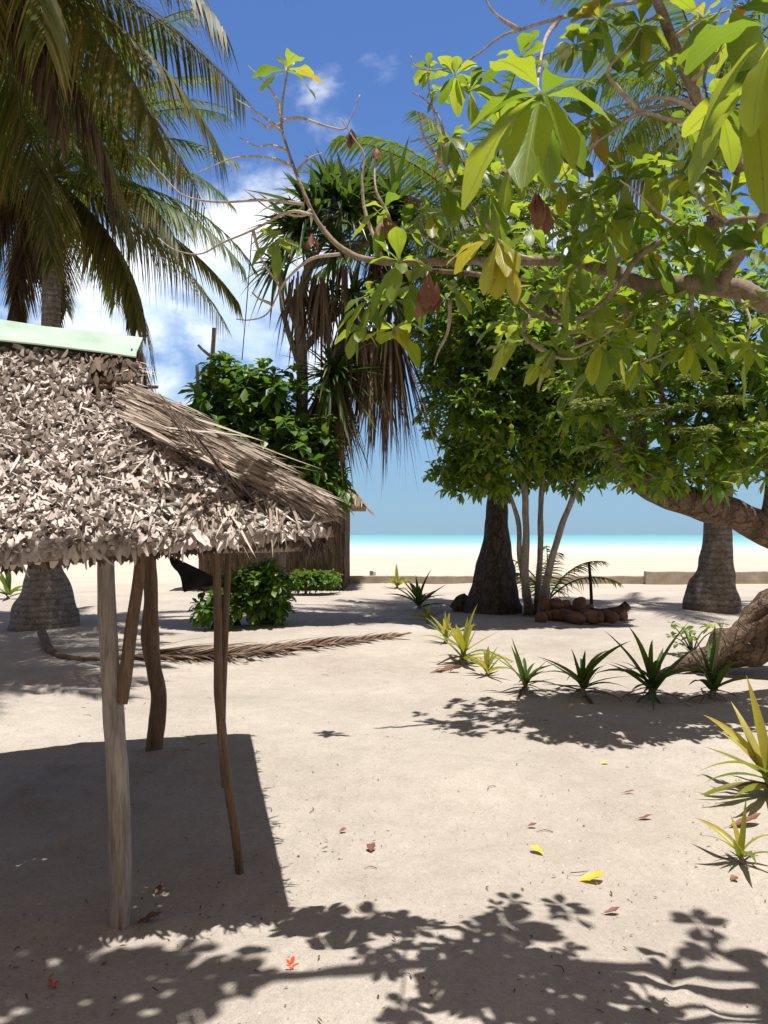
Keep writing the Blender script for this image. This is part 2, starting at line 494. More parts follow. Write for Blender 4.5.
M['blossom'] = leaf_mat('blossom', [(0, (0.70, 0.07, 0.02)), (1, (0.75, 0.12, 0.03))], [(0, (0.7, 0.1, 0.02)), (1, (0.7, 0.1, 0.02))], 0.25, 0.5)
M['fruit'] = plain_mat('fruit', (0.33, 0.37, 0.16), 0.45, 0.2, 20.0)
M['orange_leaf'] = leaf_mat('orange_leaf', [(0, (0.55, 0.22, 0.02)), (1, (0.6, 0.30, 0.03))], [(0, (0.7, 0.35, 0.02)), (1, (0.7, 0.35, 0.02))], 0.4, 0.45)


def sand_material():
    m, t, p = new_mat('sand')
    g = t.n('NewGeometry').outputs['Position']
    a = t.noise(g, 0.55, 4.0, 0.55)
    b = t.noise(g, 5.0, 6.0, 0.65, 0.3)
    f = t.noise(g, 160.0, 3.0, 0.7)
    base = t.ramp(a, [(0.32, (0.425, 0.374, 0.318)), (0.68, (0.532, 0.478, 0.412))])
    base = t.mix(0.55, base, t.ramp(b, [(0.32, (0.80, 0.78, 0.76)), (0.66, (1.04, 1.03, 1.02))]), 'MULTIPLY')
    base = t.mix(0.8, base, t.ramp(f, [(0.30, (0.72, 0.70, 0.68)), (0.7, (1.12, 1.12, 1.12))]), 'MULTIPLY')
    e = t.noise(g, 38.0, 4.0, 0.7)
    base = t.mix(0.6, base, t.ramp(e, [(0.30, (0.80, 0.785, 0.77)), (0.6, (1.03, 1.03, 1.03))]), 'MULTIPLY')
    # brighter coral sand towards the open beach
    y = t.n('SeparateXYZ', ins={0: g}).outputs[1]
    yb = t.maprange(t.math('ADD', y, t.math('MULTIPLY', a, 6.0)), 22.0, 34.0)
    base = t.mix(yb, base, t.mix(0.5, (0.57, 0.478, 0.385), t.ramp(t.noise(t.vmath('MULTIPLY', g, (0.25, 1, 1)), 1.3, 5.0), [(0.3, (0.40, 0.325, 0.25)), (0.7, (0.62, 0.53, 0.435))])))
    wet = t.maprange(t.math('ADD', y, t.math('MULTIPLY', t.noise(t.vmath('MULTIPLY', g, (1, 0.2, 1)), 0.05, 3.0), 26.0)), 82, 112)
    base = t.mix(wet, base, (0.58, 0.53, 0.45))
    # little dark crumbs of leaf and coral
    vo = t.n('TexVoronoi', ins={'Vector': g, 'Scale': 34.0, 'Randomness': 1.0})
    sz = t.n('SeparateXYZ', ins={0: vo.outputs['Color']})
    rad = t.math('MULTIPLY', t.math('POWER', sz.outputs[0], 4.0), 0.22)
    sp = t.math('LESS_THAN', vo.outputs['Distance'], rad)
    base = t.mix(t.math('MULTIPLY', sp, 0.75), base, t.ramp(sz.outputs[1], [(0.0, (0.12, 0.075, 0.045)), (0.6, (0.30, 0.22, 0.15)), (1.0, (0.75, 0.68, 0.58))]))
    m.node_tree.links.new(base, p.inputs['Base Color'])
    p.inputs['Roughness'].default_value = 0.95
    p.inputs['Specular IOR Level'].default_value = 0.12
    h = t.math('ADD', t.math('MULTIPLY', b, 1.0), t.math('MULTIPLY', f, 0.10))
    h = t.math('ADD', h, t.math('MULTIPLY', t.noise(g, 22.0, 5.0, 0.65), 0.6))
    bp = t.n('Bump', ins={'Strength': 1.0, 'Distance': 0.028, 'Height': h})
    m.node_tree.links.new(bp.outputs[0], p.inputs['Normal'])
    return m


def sea_material():
    m, t, p = new_mat('sea_water')
    g = t.n('NewGeometry').outputs['Position']
    s = t.n('SeparateXYZ', ins={0: g})
    nz = t.noise(t.vmath('MULTIPLY', g, (0.006, 0.02, 0)), 1.0, 5.0, 0.6)
    q = t.math('DIVIDE', 112.0, t.math('MAXIMUM', s.outputs[1], 20.0))          # 1 at the shore, 0 at the horizon
    q = t.math('ADD', q, t.math('MULTIPLY', t.math('SUBTRACT', nz, 0.5), t.math('MULTIPLY', q, 1.1)))
    c = t.ramp(q, [(0.0, (0.10, 0.32, 0.40)), (0.10, (0.14, 0.36, 0.38)), (0.30, (0.20, 0.42, 0.405)), (0.54, (0.33, 0.48, 0.44)), (0.74, (0.46, 0.52, 0.465)), (0.98, (0.54, 0.51, 0.43))])
    m.node_tree.links.new(c, p.inputs['Base Color'])
    p.inputs['Roughness'].default_value = 0.45
    p.inputs['Specular IOR Level'].default_value = 0.1
    bp = t.n('Bump', ins={'Strength': 0.3, 'Distance': 0.1, 'Height': t.noise(t.vmath('MULTIPLY', g, (0.3, 1, 1)), 1.2, 4.0)})
    m.node_tree.links.new(bp.outputs[0], p.inputs['Normal'])
    return m


# ------------------------------------------------------------------ ground and sea
def profile(y):
    return np.where(y < 29, 0.0, np.where(y < 130, -0.75 * (y - 29) / 83.0, np.maximum(-0.91 - (y - 130) * 0.004, -3.0)))


def make_ground():
    xs = np.concatenate([-np.geomspace(3000, 7.2, 26), np.arange(-7, 7.01, 0.05), np.geomspace(7.2, 3000, 26)])
    ys = np.concatenate([-np.geomspace(60, 1.0, 12), np.arange(-0.5, 2.2, 0.25), np.arange(2.3, 12, 0.05), np.arange(12, 30, 0.25), np.geomspace(30.3, 6000, 60)])
    X, Y = np.meshgrid(xs, ys)
    Z = profile(Y)
    near = np.clip((14 - np.abs(X)) / 6, 0, 1) * np.clip((34 - Y) / 10, 0, 1)
    for k in range(14):
        a = rng.uniform(0, 6.28)
        fr = rng.uniform(0.8, 7.0)
        Z = Z + near * 0.018 / fr * np.sin((X * math.cos(a) + Y * math.sin(a)) * fr + rng.uniform(0, 6.28)) * 1.2
    for k in range(420):                        # scuffs and old footprints
        fx, fy = rng.uniform(-4.5, 5), rng.uniform(2.4, 11.5)
        a = rng.normal(0.3, 0.9)
        la, lb = rng.uniform(0.08, 0.15), rng.uniform(0.04, 0.075)
        dep = rng.uniform(0.006, 0.024)
        i0, i1 = np.searchsorted(xs, [fx - .5, fx + .5])
        j0, j1 = np.searchsorted(ys, [fy - .5, fy + .5])
        dx, dy = X[j0:j1, i0:i1] - fx, Y[j0:j1, i0:i1] - fy
        u = (dx * math.cos(a) + dy * math.sin(a)) / lb
        v = (-dx * math.sin(a) + dy * math.cos(a)) / la
        r2 = u * u + v * v
        Z[j0:j1, i0:i1] += -dep * np.exp(-r2) + dep * 0.55 * np.exp(-(np.sqrt(r2) - 1.7) ** 2 * 3)
    for px, py, hh, rr in ((120, 915, .022, .10), (241, 870, .014, .07), (153, 755, .02, .11), (525, 696, .03, .16), (583, 700, .03, .18), (652, 698, .03, .18), (713, 696, .03, .18), (464, 661, .03, .2), (770, 799, .03, .16), (742, 857, .015, .08)):
        q = floor(px, py)
        d2 = (X - q.x) ** 2 + (Y - q.y) ** 2
        Z = Z + hh * np.exp(-d2 / rr ** 2) * (1 + 0.4 * np.sin(X * 37 + Y * 23))
    rough = rng.normal(0, 1, Z.shape)
    rough = (rough + np.roll(rough, 1, 0) + np.roll(rough, 1, 1) + np.roll(rough, (1, 1), (0, 1))) / 2
    Z = Z + rough * 0.0022 * np.clip((12 - Y) / 3, 0, 1) * np.clip((7 - np.abs(X)), 0, 1)
    nx, ny = len(xs), len(ys)
    b = (np.arange(ny - 1)[:, None] * nx + np.arange(nx - 1)[None, :]).ravel()
    mb = MB()
    mb.add(np.stack([X, Y, Z], -1).reshape(-1, 3), [np.stack([b, b + 1, b + nx + 1, b + nx], 1)])
    tag(mb.build('ground', sand_material()), kind='structure')
    return xs, ys, Z


GX, GY, GZ = make_ground()


def gz(x, y):
    i = min(max(int(np.searchsorted(GX, x)), 1), len(GX) - 1)
    j = min(max(int(np.searchsorted(GY, y)), 1), len(GY) - 1)
    return float(GZ[j, i] + GZ[j - 1, i - 1] + GZ[j, i - 1] + GZ[j - 1, i]) / 4


def on_floor(px, py):
    p = floor(px, py)
    return Vector((p.x, p.y, gz(p.x, p.y)))


mb = MB()
ys = np.concatenate([np.geomspace(85, 6000, 40)])
xs = np.linspace(-6000, 6000, 9)
X, Y = np.meshgrid(xs, ys)
b = (np.arange(len(ys) - 1)[:, None] * len(xs) + np.arange(len(xs) - 1)[None, :]).ravel()
mb.add(np.stack([X, Y, np.full_like(X, -0.75)], -1).reshape(-1, 3), [np.stack([b, b + 1, b + len(xs) + 1, b + len(xs)], 1)])
tag(mb.build('sea', sea_material()), kind='structure')

# ------------------------------------------------------------------ the thatched shelter at the left
CU, SU = math.cos(R(12.5)), math.sin(R(12.5))


def hv(u, v, z):
    return Vector((u * CU - v * SU, u * SU + v * CU, z))


def hva(u, v, z):
    u, v, z = np.broadcast_arrays(u, v, z)
    return np.stack([u * CU - v * SU, u * SU + v * CU, z], -1)


V0, V1, VR, UR, UL = 3.40, 6.42, 4.91, 0.54, -4.2
S_HIP, U_HIP = 0.70, -0.31
ze = lambda u: 1.655 + 0.085 * (np.maximum(u, -2.2) - UR)
zr = lambda u: 2.655 - 0.08 * (np.maximum(u, -2.2) + 0.33)
u_max = lambda s: np.where(s < S_HIP, UR + (U_HIP - UR) * s / S_HIP, U_HIP)


def near_face(u, s, off=0.0):
    """point on the near roof slope, lifted by off along its normal"""
    n = np.array([0.0, -0.575, 0.818])
    z = ze(u) + s * (zr(u) - ze(u))
    z = z - 0.035 * np.sin(np.pi * s)                     # the old slope sags
    v = V0 + (VR - V0) * s
    return hva(u, v + n[1] * off, z + n[2] * off)


FN = np.array(hv(0, -0.575, 0.818))                        # slope normal
FD = np.array(hv(0, -0.818, -0.575))                       # down the slope
FU = np.array(hv(1, 0, 0.0))


def make_shelter():
    base = hv(-1.5, 4.9, 0)
    root = thing('thatched_shelter', (base.x, base.y, 0), 'open shelter on rough posts with grey dry thatch roof and pale green ridge sheet', 'shelter')
    # --- roof body: one closed hipped shell, 9 cm thick
    mb = MB()
    srow = np.concatenate([np.linspace(0, S_HIP, 22), np.linspace(S_HIP + 0.06, 1.0, 5)])
    nu, ns = 80, len(srow)
    A = np.array([near_face(np.linspace(UL, float(u_max(q)), nu), q, 0.0) for q in srow]) - UP * 0.035
    # the far slope is the near one mirrored across the ridge
    Bf = np.array([near_face(np.linspace(UL, float(u_max(q)), nu), q, 0.0) for q in srow]) - UP * 0.035
    fv = np.array(hv(0, 1, 0))
    Bf = Bf + (2 * (VR - Bf @ fv))[..., None] * fv
    Vv = np.concatenate([A.reshape(-1, 3), Bf.reshape(-1, 3)])
    o2 = nu * ns
    g_ = [(i * nu + k, i * nu + k + 1, (i + 1) * nu + k + 1, (i + 1) * nu + k) for i in range(ns - 1) for k in range(nu - 1)]
    keep_ = []
    for f in g_:
        i0, k0 = divmod(f[0], nu)
        sq = srow[i0]
        uq = UL + (float(u_max(sq)) - UL) * k0 / (nu - 1)
        worn = math.exp(-((uq + .02) / .26) ** 2 - ((sq - .17) / .075) ** 2) + .75 * math.exp(-((uq + .66) / .16) ** 2 - ((sq - .5) / .06) ** 2)
        if random.random() > worn * 0.8 or i0 == 0:
            keep_.append(f)
    full_, g_ = g_, keep_
    q = g_ + [tuple(x + o2 for x in f[::-1]) for f in full_]
    e = nu - 1
    q += [(i * nu + e, o2 + i * nu + e, o2 + (i + 1) * nu + e, (i + 1) * nu + e) for i in range(ns - 1)]
    mb.add(Vv, [q])
    low = Vv - UP * 0.03
    mb.add(low, [[f[::-1] for f in q]])
    for k in range(nu - 1):
        mb.add([Vv[k], Vv[k + 1], low[k + 1], low[k]], [[(0, 3, 2, 1)]])
        mb.add([Vv[o2 + k], Vv[o2 + k + 1], low[o2 + k + 1], low[o2 + k]], [[(0, 1, 2, 3)]])
    mb.add([Vv[e], Vv[o2 + e], low[o2 + e], low[e]], [[(0, 3, 2, 1)]])
    roof = mb.build('roof', M['thatch_core'], root, smooth=False)

    # --- layers of folded dry leaves on the near slope
    mb = MB()
    for lo, hi, per in ((-1.45, 0.54, 0.0066), (-4.1, -1.45, 0.03)):
        for row in np.arange(0.0, 0.93, 0.027):
            n = int((hi - lo) / per)
            u = rng.uniform(lo, hi, n)
            s = row + rng.normal(0, 0.006, n)
            keep = (u < u_max(np.clip(s, 0, 1)) - rng.uniform(0.0, 0.12, n)) & ((s < 0.72) | (u < -0.53 + rng.normal(0, .02, n)))
            # bare places towards the lower right where the battens show
            bare = np.exp(-((u + 0.02) / 0.22) ** 2 - ((s - 0.16) / 0.07) ** 2) + 0.8 * np.exp(-((u + 0.22) / 0.16) ** 2 - ((s - 0.30) / 0.04) ** 2)
            keep &= rng.random(n) > bare * 0.72
            u, s = u[keep], np.clip(s[keep], -0.01, 1)
            n = len(u)
            if not n:
                continue
            P = near_face(u, s, 0.0) + FN * rng.uniform(-0.03, 0.015, n)[:, None]
            comb = rng.random(n) < 0.68                 # combed strips in courses, the rest curled scraps
            a = np.where(comb, rng.normal(0.05, 0.42, n), rng.normal(0, 0.9, n))[:, None]
            lift = np.where(comb, rng.uniform(-0.02, 0.13, n), rng.uniform(-0.08, 0.24, n))[:, None]
            D = FD * np.cos(a) + FU * np.sin(a) + FN * lift
            Lf = np.where(comb, rng.uniform(0.06, 0.13, n), rng.uniform(0.03, 0.065, n))
            Wf = np.where(comb, rng.uniform(0.010, 0.026, n), rng.uniform(0.014, 0.036, n))
            mb.straps(P, D, Lf, Wf, 0.0, 0.0, 5, 3, p_flake, rng.uniform(-0.7, 0.5, n), S=nrm(FU + FN * rng.normal(0, 0.2, n)[:, None]),
                      roll=np.where(comb, rng.normal(0, 0.25, n), rng.normal(0, 0.55, n)), arc=np.where(comb, rng.normal(-0.2, 0.7, n), rng.normal(-0.6, 1.9, n)), wave=0.05)
    # longer loose strips lying on the slope
    n = 260
    s = rng.uniform(0.05, 0.9, n)
    u = rng.uniform(-1.4, 1, n)
    u = np.minimum(u, u_max(s) - 0.05)
    a = rng.normal(0.3, 0.6, n)[:, None]
    mb.straps(near_face(u, s, 0.03), FD * np.cos(a) + FU * np.sin(a) + FN * 0.12, rng.uniform(0.08, 0.2, n), rng.uniform(0.007, 0.015, n), 0.05, rng.uniform(-0.2, 0.25, n), 5, 3, p_strip, 0.5, S=FU)
    # ragged eave edge
    n = 620
    u = rng.uniform(UL, UR - .25, n)
    mb.straps(near_face(u, 0.0, -0.01) + rng.uniform(-0.02, 0.01, (n, 1)) * UP, FD * 0.6 - UP + FU * rng.normal(0, 0.35, n)[:, None], rng.uniform(0.02, 0.055, n), rng.uniform(0.015, 0.04, n), 0.2, rng.uniform(-0.4, 0.4, n), 3, 3, p_flake, rng.uniform(-.6, .6, n), S=FU)
    mb.build('leaf_layers', M['thatch'], roof)

    # --- long strips bound along the hip
    mb = MB()
    h0 = near_face(U_HIP - 0.03, S_HIP + 0.01, 0.02)
    h1_ = near_face(UR - 0.02, 0.01, 0.03)
    n = 1500
    tau = rng.uniform(-0.02, 0.93, n)
    P = h0 + (h1_ - h0) * tau[:, None]
    side = rng.beta(1.0, 2.2, n) - 0.06
    P = P - FU * (side * (0.50 - 0.42 * tau) * np.clip(tau * 2.6 + 0.25, 0, 1))[:, None] + FN * rng.uniform(0.0, 0.05, n)[:, None] * (1 - side[:, None] * 0.5)
    hd = nrm(h1_ - h0)
    D = hd + FU * (np.maximum(side, 0) * 0.45)[:, None] + FD * rng.normal(0, 0.15, n)[:, None] + FN * rng.normal(0.02, 0.03, n)[:, None]
    Ls = np.minimum(rng.uniform(0.22, 0.62, n), 0.10 + 1.0 * np.clip(1.02 - tau, 0.0, 1))
    mb.straps(P, D, Ls, rng.uniform(0.005, 0.015, n), 0.06, rng.normal(0, 0.05, n), 5, 3, p_strip, rng.uniform(0.1, 0.9, n), S=nrm(FD + FU * 0.6), wave=0.015)
    # stray strips falling over the eave
    for (uu, ss, k) in ((0.0, 0.16, 20), (0.10, 0.10, 14), (0.25, 0.12, 5), (0.34, 0.05, 5), (-0.2, 0.30, 6)):
        P = near_face(uu + rng.normal(0, 0.035, k), ss + rng.normal(0, 0.03, k), 0.035)
        mb.straps(P, FD + FU * rng.normal(0.0, 0.30, k)[:, None] + FN * 0.15, rng.uniform(0.1, 0.34, k), rng.uniform(0.005, 0.015, k), rng.uniform(0.1, 0.5, k), 0, 6, 3, p_strip, 0.5, S=FU, wave=0.03)
    mb.build('hip_strips', M['thatch_strip'], roof)

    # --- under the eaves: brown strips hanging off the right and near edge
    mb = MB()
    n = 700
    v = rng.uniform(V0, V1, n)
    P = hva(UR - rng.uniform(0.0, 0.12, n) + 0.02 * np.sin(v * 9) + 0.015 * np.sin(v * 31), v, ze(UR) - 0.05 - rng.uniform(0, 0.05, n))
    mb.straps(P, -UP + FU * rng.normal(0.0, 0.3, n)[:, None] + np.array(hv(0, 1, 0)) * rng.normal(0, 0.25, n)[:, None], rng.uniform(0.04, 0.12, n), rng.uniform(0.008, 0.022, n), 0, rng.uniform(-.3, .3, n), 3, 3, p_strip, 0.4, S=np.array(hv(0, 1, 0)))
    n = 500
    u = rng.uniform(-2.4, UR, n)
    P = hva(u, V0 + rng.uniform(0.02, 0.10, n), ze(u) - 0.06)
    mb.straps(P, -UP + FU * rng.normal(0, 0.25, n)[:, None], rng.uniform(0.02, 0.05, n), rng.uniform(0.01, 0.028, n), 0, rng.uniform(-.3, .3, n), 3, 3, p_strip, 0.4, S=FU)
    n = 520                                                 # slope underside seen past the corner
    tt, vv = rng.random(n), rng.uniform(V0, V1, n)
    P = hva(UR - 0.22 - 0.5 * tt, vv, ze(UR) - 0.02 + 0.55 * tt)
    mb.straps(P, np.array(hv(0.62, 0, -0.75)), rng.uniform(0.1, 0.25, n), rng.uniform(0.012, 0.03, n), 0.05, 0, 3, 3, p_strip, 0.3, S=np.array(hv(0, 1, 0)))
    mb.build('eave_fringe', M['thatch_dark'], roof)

    # --- gablet under the ridge sheet: old brown leaf, dark colour includes the sheet's shade
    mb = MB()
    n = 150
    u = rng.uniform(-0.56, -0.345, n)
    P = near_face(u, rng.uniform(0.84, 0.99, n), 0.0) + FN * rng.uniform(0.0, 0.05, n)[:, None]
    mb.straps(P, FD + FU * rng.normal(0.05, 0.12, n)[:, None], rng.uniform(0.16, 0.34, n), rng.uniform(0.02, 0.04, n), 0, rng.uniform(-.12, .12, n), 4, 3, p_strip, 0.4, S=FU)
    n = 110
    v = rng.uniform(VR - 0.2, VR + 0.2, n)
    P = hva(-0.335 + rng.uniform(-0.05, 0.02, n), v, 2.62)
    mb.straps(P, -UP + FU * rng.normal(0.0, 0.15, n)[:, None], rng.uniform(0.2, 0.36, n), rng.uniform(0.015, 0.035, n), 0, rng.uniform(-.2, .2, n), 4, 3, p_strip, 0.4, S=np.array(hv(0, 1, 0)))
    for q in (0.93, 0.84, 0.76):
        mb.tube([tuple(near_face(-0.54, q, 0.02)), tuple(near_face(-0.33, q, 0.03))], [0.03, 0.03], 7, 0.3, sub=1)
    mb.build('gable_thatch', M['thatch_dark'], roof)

    # --- pale green ridge sheet
    mb = MB()
    us = np.linspace(UL, -0.345, 16)
    prof = [(-0.215, -0.125), (-0.20, -0.10), (-0.02, 0.02), (0.02, 0.02), (0.20, -0.10), (0.215, -0.125)]
    top = np.array([hva(us + (0.02 if abs(dv) < 0.1 else 0.0), VR + dv, zr(us) + dz + 0.045 + 0.004 * np.sin(us * 9 + dv * 20)) for dv, dz in prof])
    bot = top - np.array([0, 0, 0.008])
    m_, k_ = top.shape[:2]
    grid = lambda o: [(o + i * k_ + j, o + i * k_ + j + 1, o + (i + 1) * k_ + j + 1, o + (i + 1) * k_ + j) for i in range(m_ - 1) for j in range(k_ - 1)]
    Vs = np.concatenate([top.reshape(-1, 3), bot.reshape(-1, 3)])
    o2 = m_ * k_
    rim = [(j, j + 1, o2 + j + 1, o2 + j) for j in range(k_ - 1)] + [((m_ - 1) * k_ + j + 1, (m_ - 1) * k_ + j, o2 + (m_ - 1) * k_ + j, o2 + (m_ - 1) * k_ + j + 1) for j in range(k_ - 1)]
    rim += [(i * k_ + k_ - 1, (i + 1) * k_ + k_ - 1, o2 + (i + 1) * k_ + k_ - 1, o2 + i * k_ + k_ - 1) for i in range(m_ - 1)]
    mb.add(Vs, [grid(0), [f[::-1] for f in grid(o2)], rim])
    mb.build('ridge_sheet', M['green_sheet'], roof, smooth=False)

    # --- poles
    def pole(name, pts, radii, mat, wob=0.14, sides=14, fr=7.0):
        m = MB()
        m.tube(pts, radii, sides, wob, sub=8, freq=fr)
        return m.build(name, M[mat], root)
    b0 = on_floor(120, 917)
    d0 = b0.y
    pole('post', [b0 - Vector((0, 0, .06)), at(121, 860, d0), at(117, 760, d0), at(112, 690, d0), at(107, 610, d0), at(106, 545, d0), at(106, 528, d0 + 0.02)], [.050, .046, .044, .041, .037, .034, .034], 'post')
    b1 = on_floor(153, 756)
    d1 = b1.y
    pole('post', [b1 - Vector((0, 0, .06)), at(155, 738, d1), at(159, 700, d1), at(154, 668, d1), at(150, 640, d1), at(151, 600, d1), at(149, 550, d1), at(149, 515, d1)], [.066, .062, .058, .052, .066, .052, .05, .05], 'post_brown')
    b2 = on_floor(241, 871)
    d2 = b2.y
    pole('post', [b2 - Vector((0, 0, .06)), at(236, 840, d2), at(226, 770, d2), at(219, 700, d2), at(218, 640, d2), at(217, 580, d2), at(216, 545, d2)], [.021, .021, .023, .022, .021, .019, .018], 'post_brown')
    pole('post', [at(224, 787, d2 + .03), at(222, 740, d2 + .03), at(224, 660, d2 + .04), at(227, 590, d2 + .04), at(229, 545, d2 + .04)], [.014, .016, .017, .016, .016], 'post_brown')
    pole('brace', [at(123, 704, d0 - .03), at(125, 680, d0 - .02), at(131, 630, d0 + .0), at(137, 590, d0 + .03), at(142, 552, d0 + .06)], [.020, .028, .027, .025, .024], 'post_brown')
    pole('post', [hv(-3.4, 3.68, -.05), hv(-3.38, 3.7, .7), hv(-3.4, 3.7, 1.36)], [.05, .048, .045], 'post')
    pole('post', [hv(-3.4, 6.2, -.05), hv(-3.42, 6.2, .7), hv(-3.4, 6.2, 1.36)], [.05, .048, .045], 'post')
    pole('eave_beam', [hv(-4.1, 3.62, 1.36), hv(-2, 3.64, 1.42), hv(-0.3, 3.655, 1.53), hv(0.44, 3.66, 1.55)], [.03, .03, .028, .026], 'post', sides=10)
    pole('eave_beam', [hv(-4.1, 6.26, 1.36), hv(-2, 6.26, 1.42), hv(-0.3, 6.25, 1.53), hv(0.44, 6.2, 1.55)], [.03, .03, .028, .026], 'post_brown', sides=10)
    pole('eave_beam', [hv(0.40, 3.45, 1.57), hv(0.41, 4.9, 1.56), hv(0.40, 6.4, 1.57)], [.024, .026, .024], 'post_brown', sides=10)
    # exposed edge pole and battens on the near slope
    pole('batten', [tuple(near_face(-0.20, -0.005, -0.012)), tuple(near_face(0.1, -0.012, -0.012)), tuple(near_face(0.35, -0.01, -0.004)), tuple(near_face(0.56, 0.01, 0.01))], [.013, .013, .012, .011], 'post', sides=8)
    pole('batten', [tuple(near_face(-0.32, 0.125, 0.0)), tuple(near_face(-0.05, 0.12, 0.012)), tuple(near_face(0.13, 0.125, 0.0))], [.013, .013, .012], 'post', sides=8)
    pole('batten', [tuple(near_face(-0.36, 0.215, -0.01)), tuple(near_face(-0.15, 0.215, 0.01)), tuple(near_face(0.0, 0.215, -0.01))], [.012, .012, .012], 'post_brown', sides=8)
    pole('batten', [tuple(near_face(-0.62, 0.74, 0.0)), tuple(near_face(-0.42, 0.74, 0.02)), tuple(near_face(-0.30, 0.735, 0.0))], [.012, .012, .010], 'post_brown', sides=8)
    pole('batten', [at(120, 386, 4.7), at(140, 387, 4.7), at(158, 387, 4.7)], [.010, .010, .009], 'post_brown', sides=8)
    pole('batten', [at(126, 407, 4.6), at(140, 408, 4.6), at(156, 409, 4.6)], [.008, .008, .008], 'post_brown', sides=8)
    # rafters below
    for v in (3.9, 4.5, 5.1, 5.7):
        pole('rafter', [hv(0.46, v, 1.53), hv(0.10, v, 1.80), hv(-0.15, v, 1.98)], [.018, .018, .018], 'post_brown', sides=8)


make_shelter()

# black cloth hung under the eaves
mb = MB()
cpts = [(164, 552), (180, 560), (199, 569), (214, 577)]
lows = [(167, 556), (177, 572), (185, 592), (214, 585)]
rows = []
for k in range(13):
    f = k / 12
    i = min(int(f * 3), 2)
    g = f * 3 - i
    a = at(cpts[i][0] * (1 - g) + cpts[i + 1][0] * g, cpts[i][1] * (1 - g) + cpts[i + 1][1] * g, 5.0)
    c = at(lows[i][0] * (1 - g) + lows[i + 1][0] * g, lows[i][1] * (1 - g) + lows[i + 1][1] * g, 5.0)
    for j in range(6):
        h = j / 5
        p = a.lerp(c, h)
        p.y += 0.03 * math.sin(f * 14 + h * 2) * h
        rows.append(tuple(p))
nq = [(k * 6 + j, k * 6 + j + 1, (k + 1) * 6 + j + 1, (k + 1) * 6 + j) for k in range(12) for j in range(5)]
mb.add(rows, [nq])
mb.add([(x, y + 0.004, z) for x, y, z in rows], [[f[::-1] for f in nq]])
mb.tube([at(150, 545, 5.0), at(164, 552, 5.0)], [.004, .004], 6, sub=1)
mb.tube([at(214, 577, 5.0), at(221, 566, 4.2)], [.004, .004], 6, sub=1)
tag(mb.build('hanging_cloth', M['cloth']), 'black cloth hung by its corners under the shelter eaves', 'cloth')


# ------------------------------------------------------------------ plants and trees
def rosettes(mb, items, K=4, cols=3, prof=p_obov, wl=0.42, fold=0.25, wave=0.0, mat=0, droop=(0.1, 0.5)):
    """items: (position, axis, count, leaf length, least spread, most spread)"""
    P, D, L = [], [], []
    for pos, ax, n, size, lo, hi in items:
        ax = Vector(ax).normalized()
        s1 = ax.orthogonal().normalized()
        s2 = ax.cross(s1)
        ph = random.random() * 6.28
        for i in range(n):
            a = ph + i * 2.399
            th = R(random.uniform(lo, hi))
            d = ax * math.cos(th) + (s1 * math.cos(a) + s2 * math.sin(a)) * math.sin(th)
            P.append(tuple(Vector(pos) + ax * (size * 0.18 * (1 - i / max(n, 1)) - size * 0.08) + d * size * 0.05))
            D.append(tuple(d))
            L.append(size * random.uniform(0.62, 1.1))
    L = np.array(L)
    n = len(L)
    mb.straps(P, D, L, L * wl * rng.uniform(0.85, 1.15, n), rng.uniform(droop[0], droop[1], n), rng.uniform(-0.18, 0.08, n), K, cols, prof, rng.uniform(0.3, 1.2, n) * fold, wave=wave, roll=rng.normal(0, 0.25, n), mat=mat)


def blob_points(blobs, per, gap=-0.34):
    """leaf cluster positions scattered through lobes given as (px, py, rx, ry, Y, depth radius, density)"""
    out = []
    for b in blobs:
        px, py, rx, ry, Y, rd = b[:6]
        dens = b[6] if len(b) > 6 else 1.0
        c = at(px, py, Y)
        ax, az = rx / F * Y, ry / F * Y
        vol = (ax * az * rd) ** (1 / 1.5)
        for k in range(int(per * vol * dens)):
            d = Vector(rng.normal(0, 1, 3)).normalized()
            r = random.random() ** 0.42
            p = c + Vector((d.x * ax * r, d.y * rd * r, d.z * az * r))
            nz = noise.noise(p * 1.1)
            if nz < gap:
                continue                    # gaps in the crown
            axis = (d * 0.55 + Vector((0, 0, 0.75)) + Vector(rng.normal(0, 0.3, 3))).normalized()
            out.append((p, axis))
    return out


def twigs(mb, hubs, pts, r0, every=2):
    """thin crooked sticks from the limbs to the leaf clusters"""
    for i, (p, ax) in enumerate(pts):
        if i % every:
            continue
        h = min(hubs, key=lambda q: (q - p).length)
        if (h - p).length < 0.05:
            continue
        m = h.lerp(p, 0.55) + Vector(rng.normal(0, 0.10, 3)) * (h - p).length
        mb.tube([h, m, p], [r0, r0 * 0.65, r0 * 0.3], 4, sub=3, cap=False)


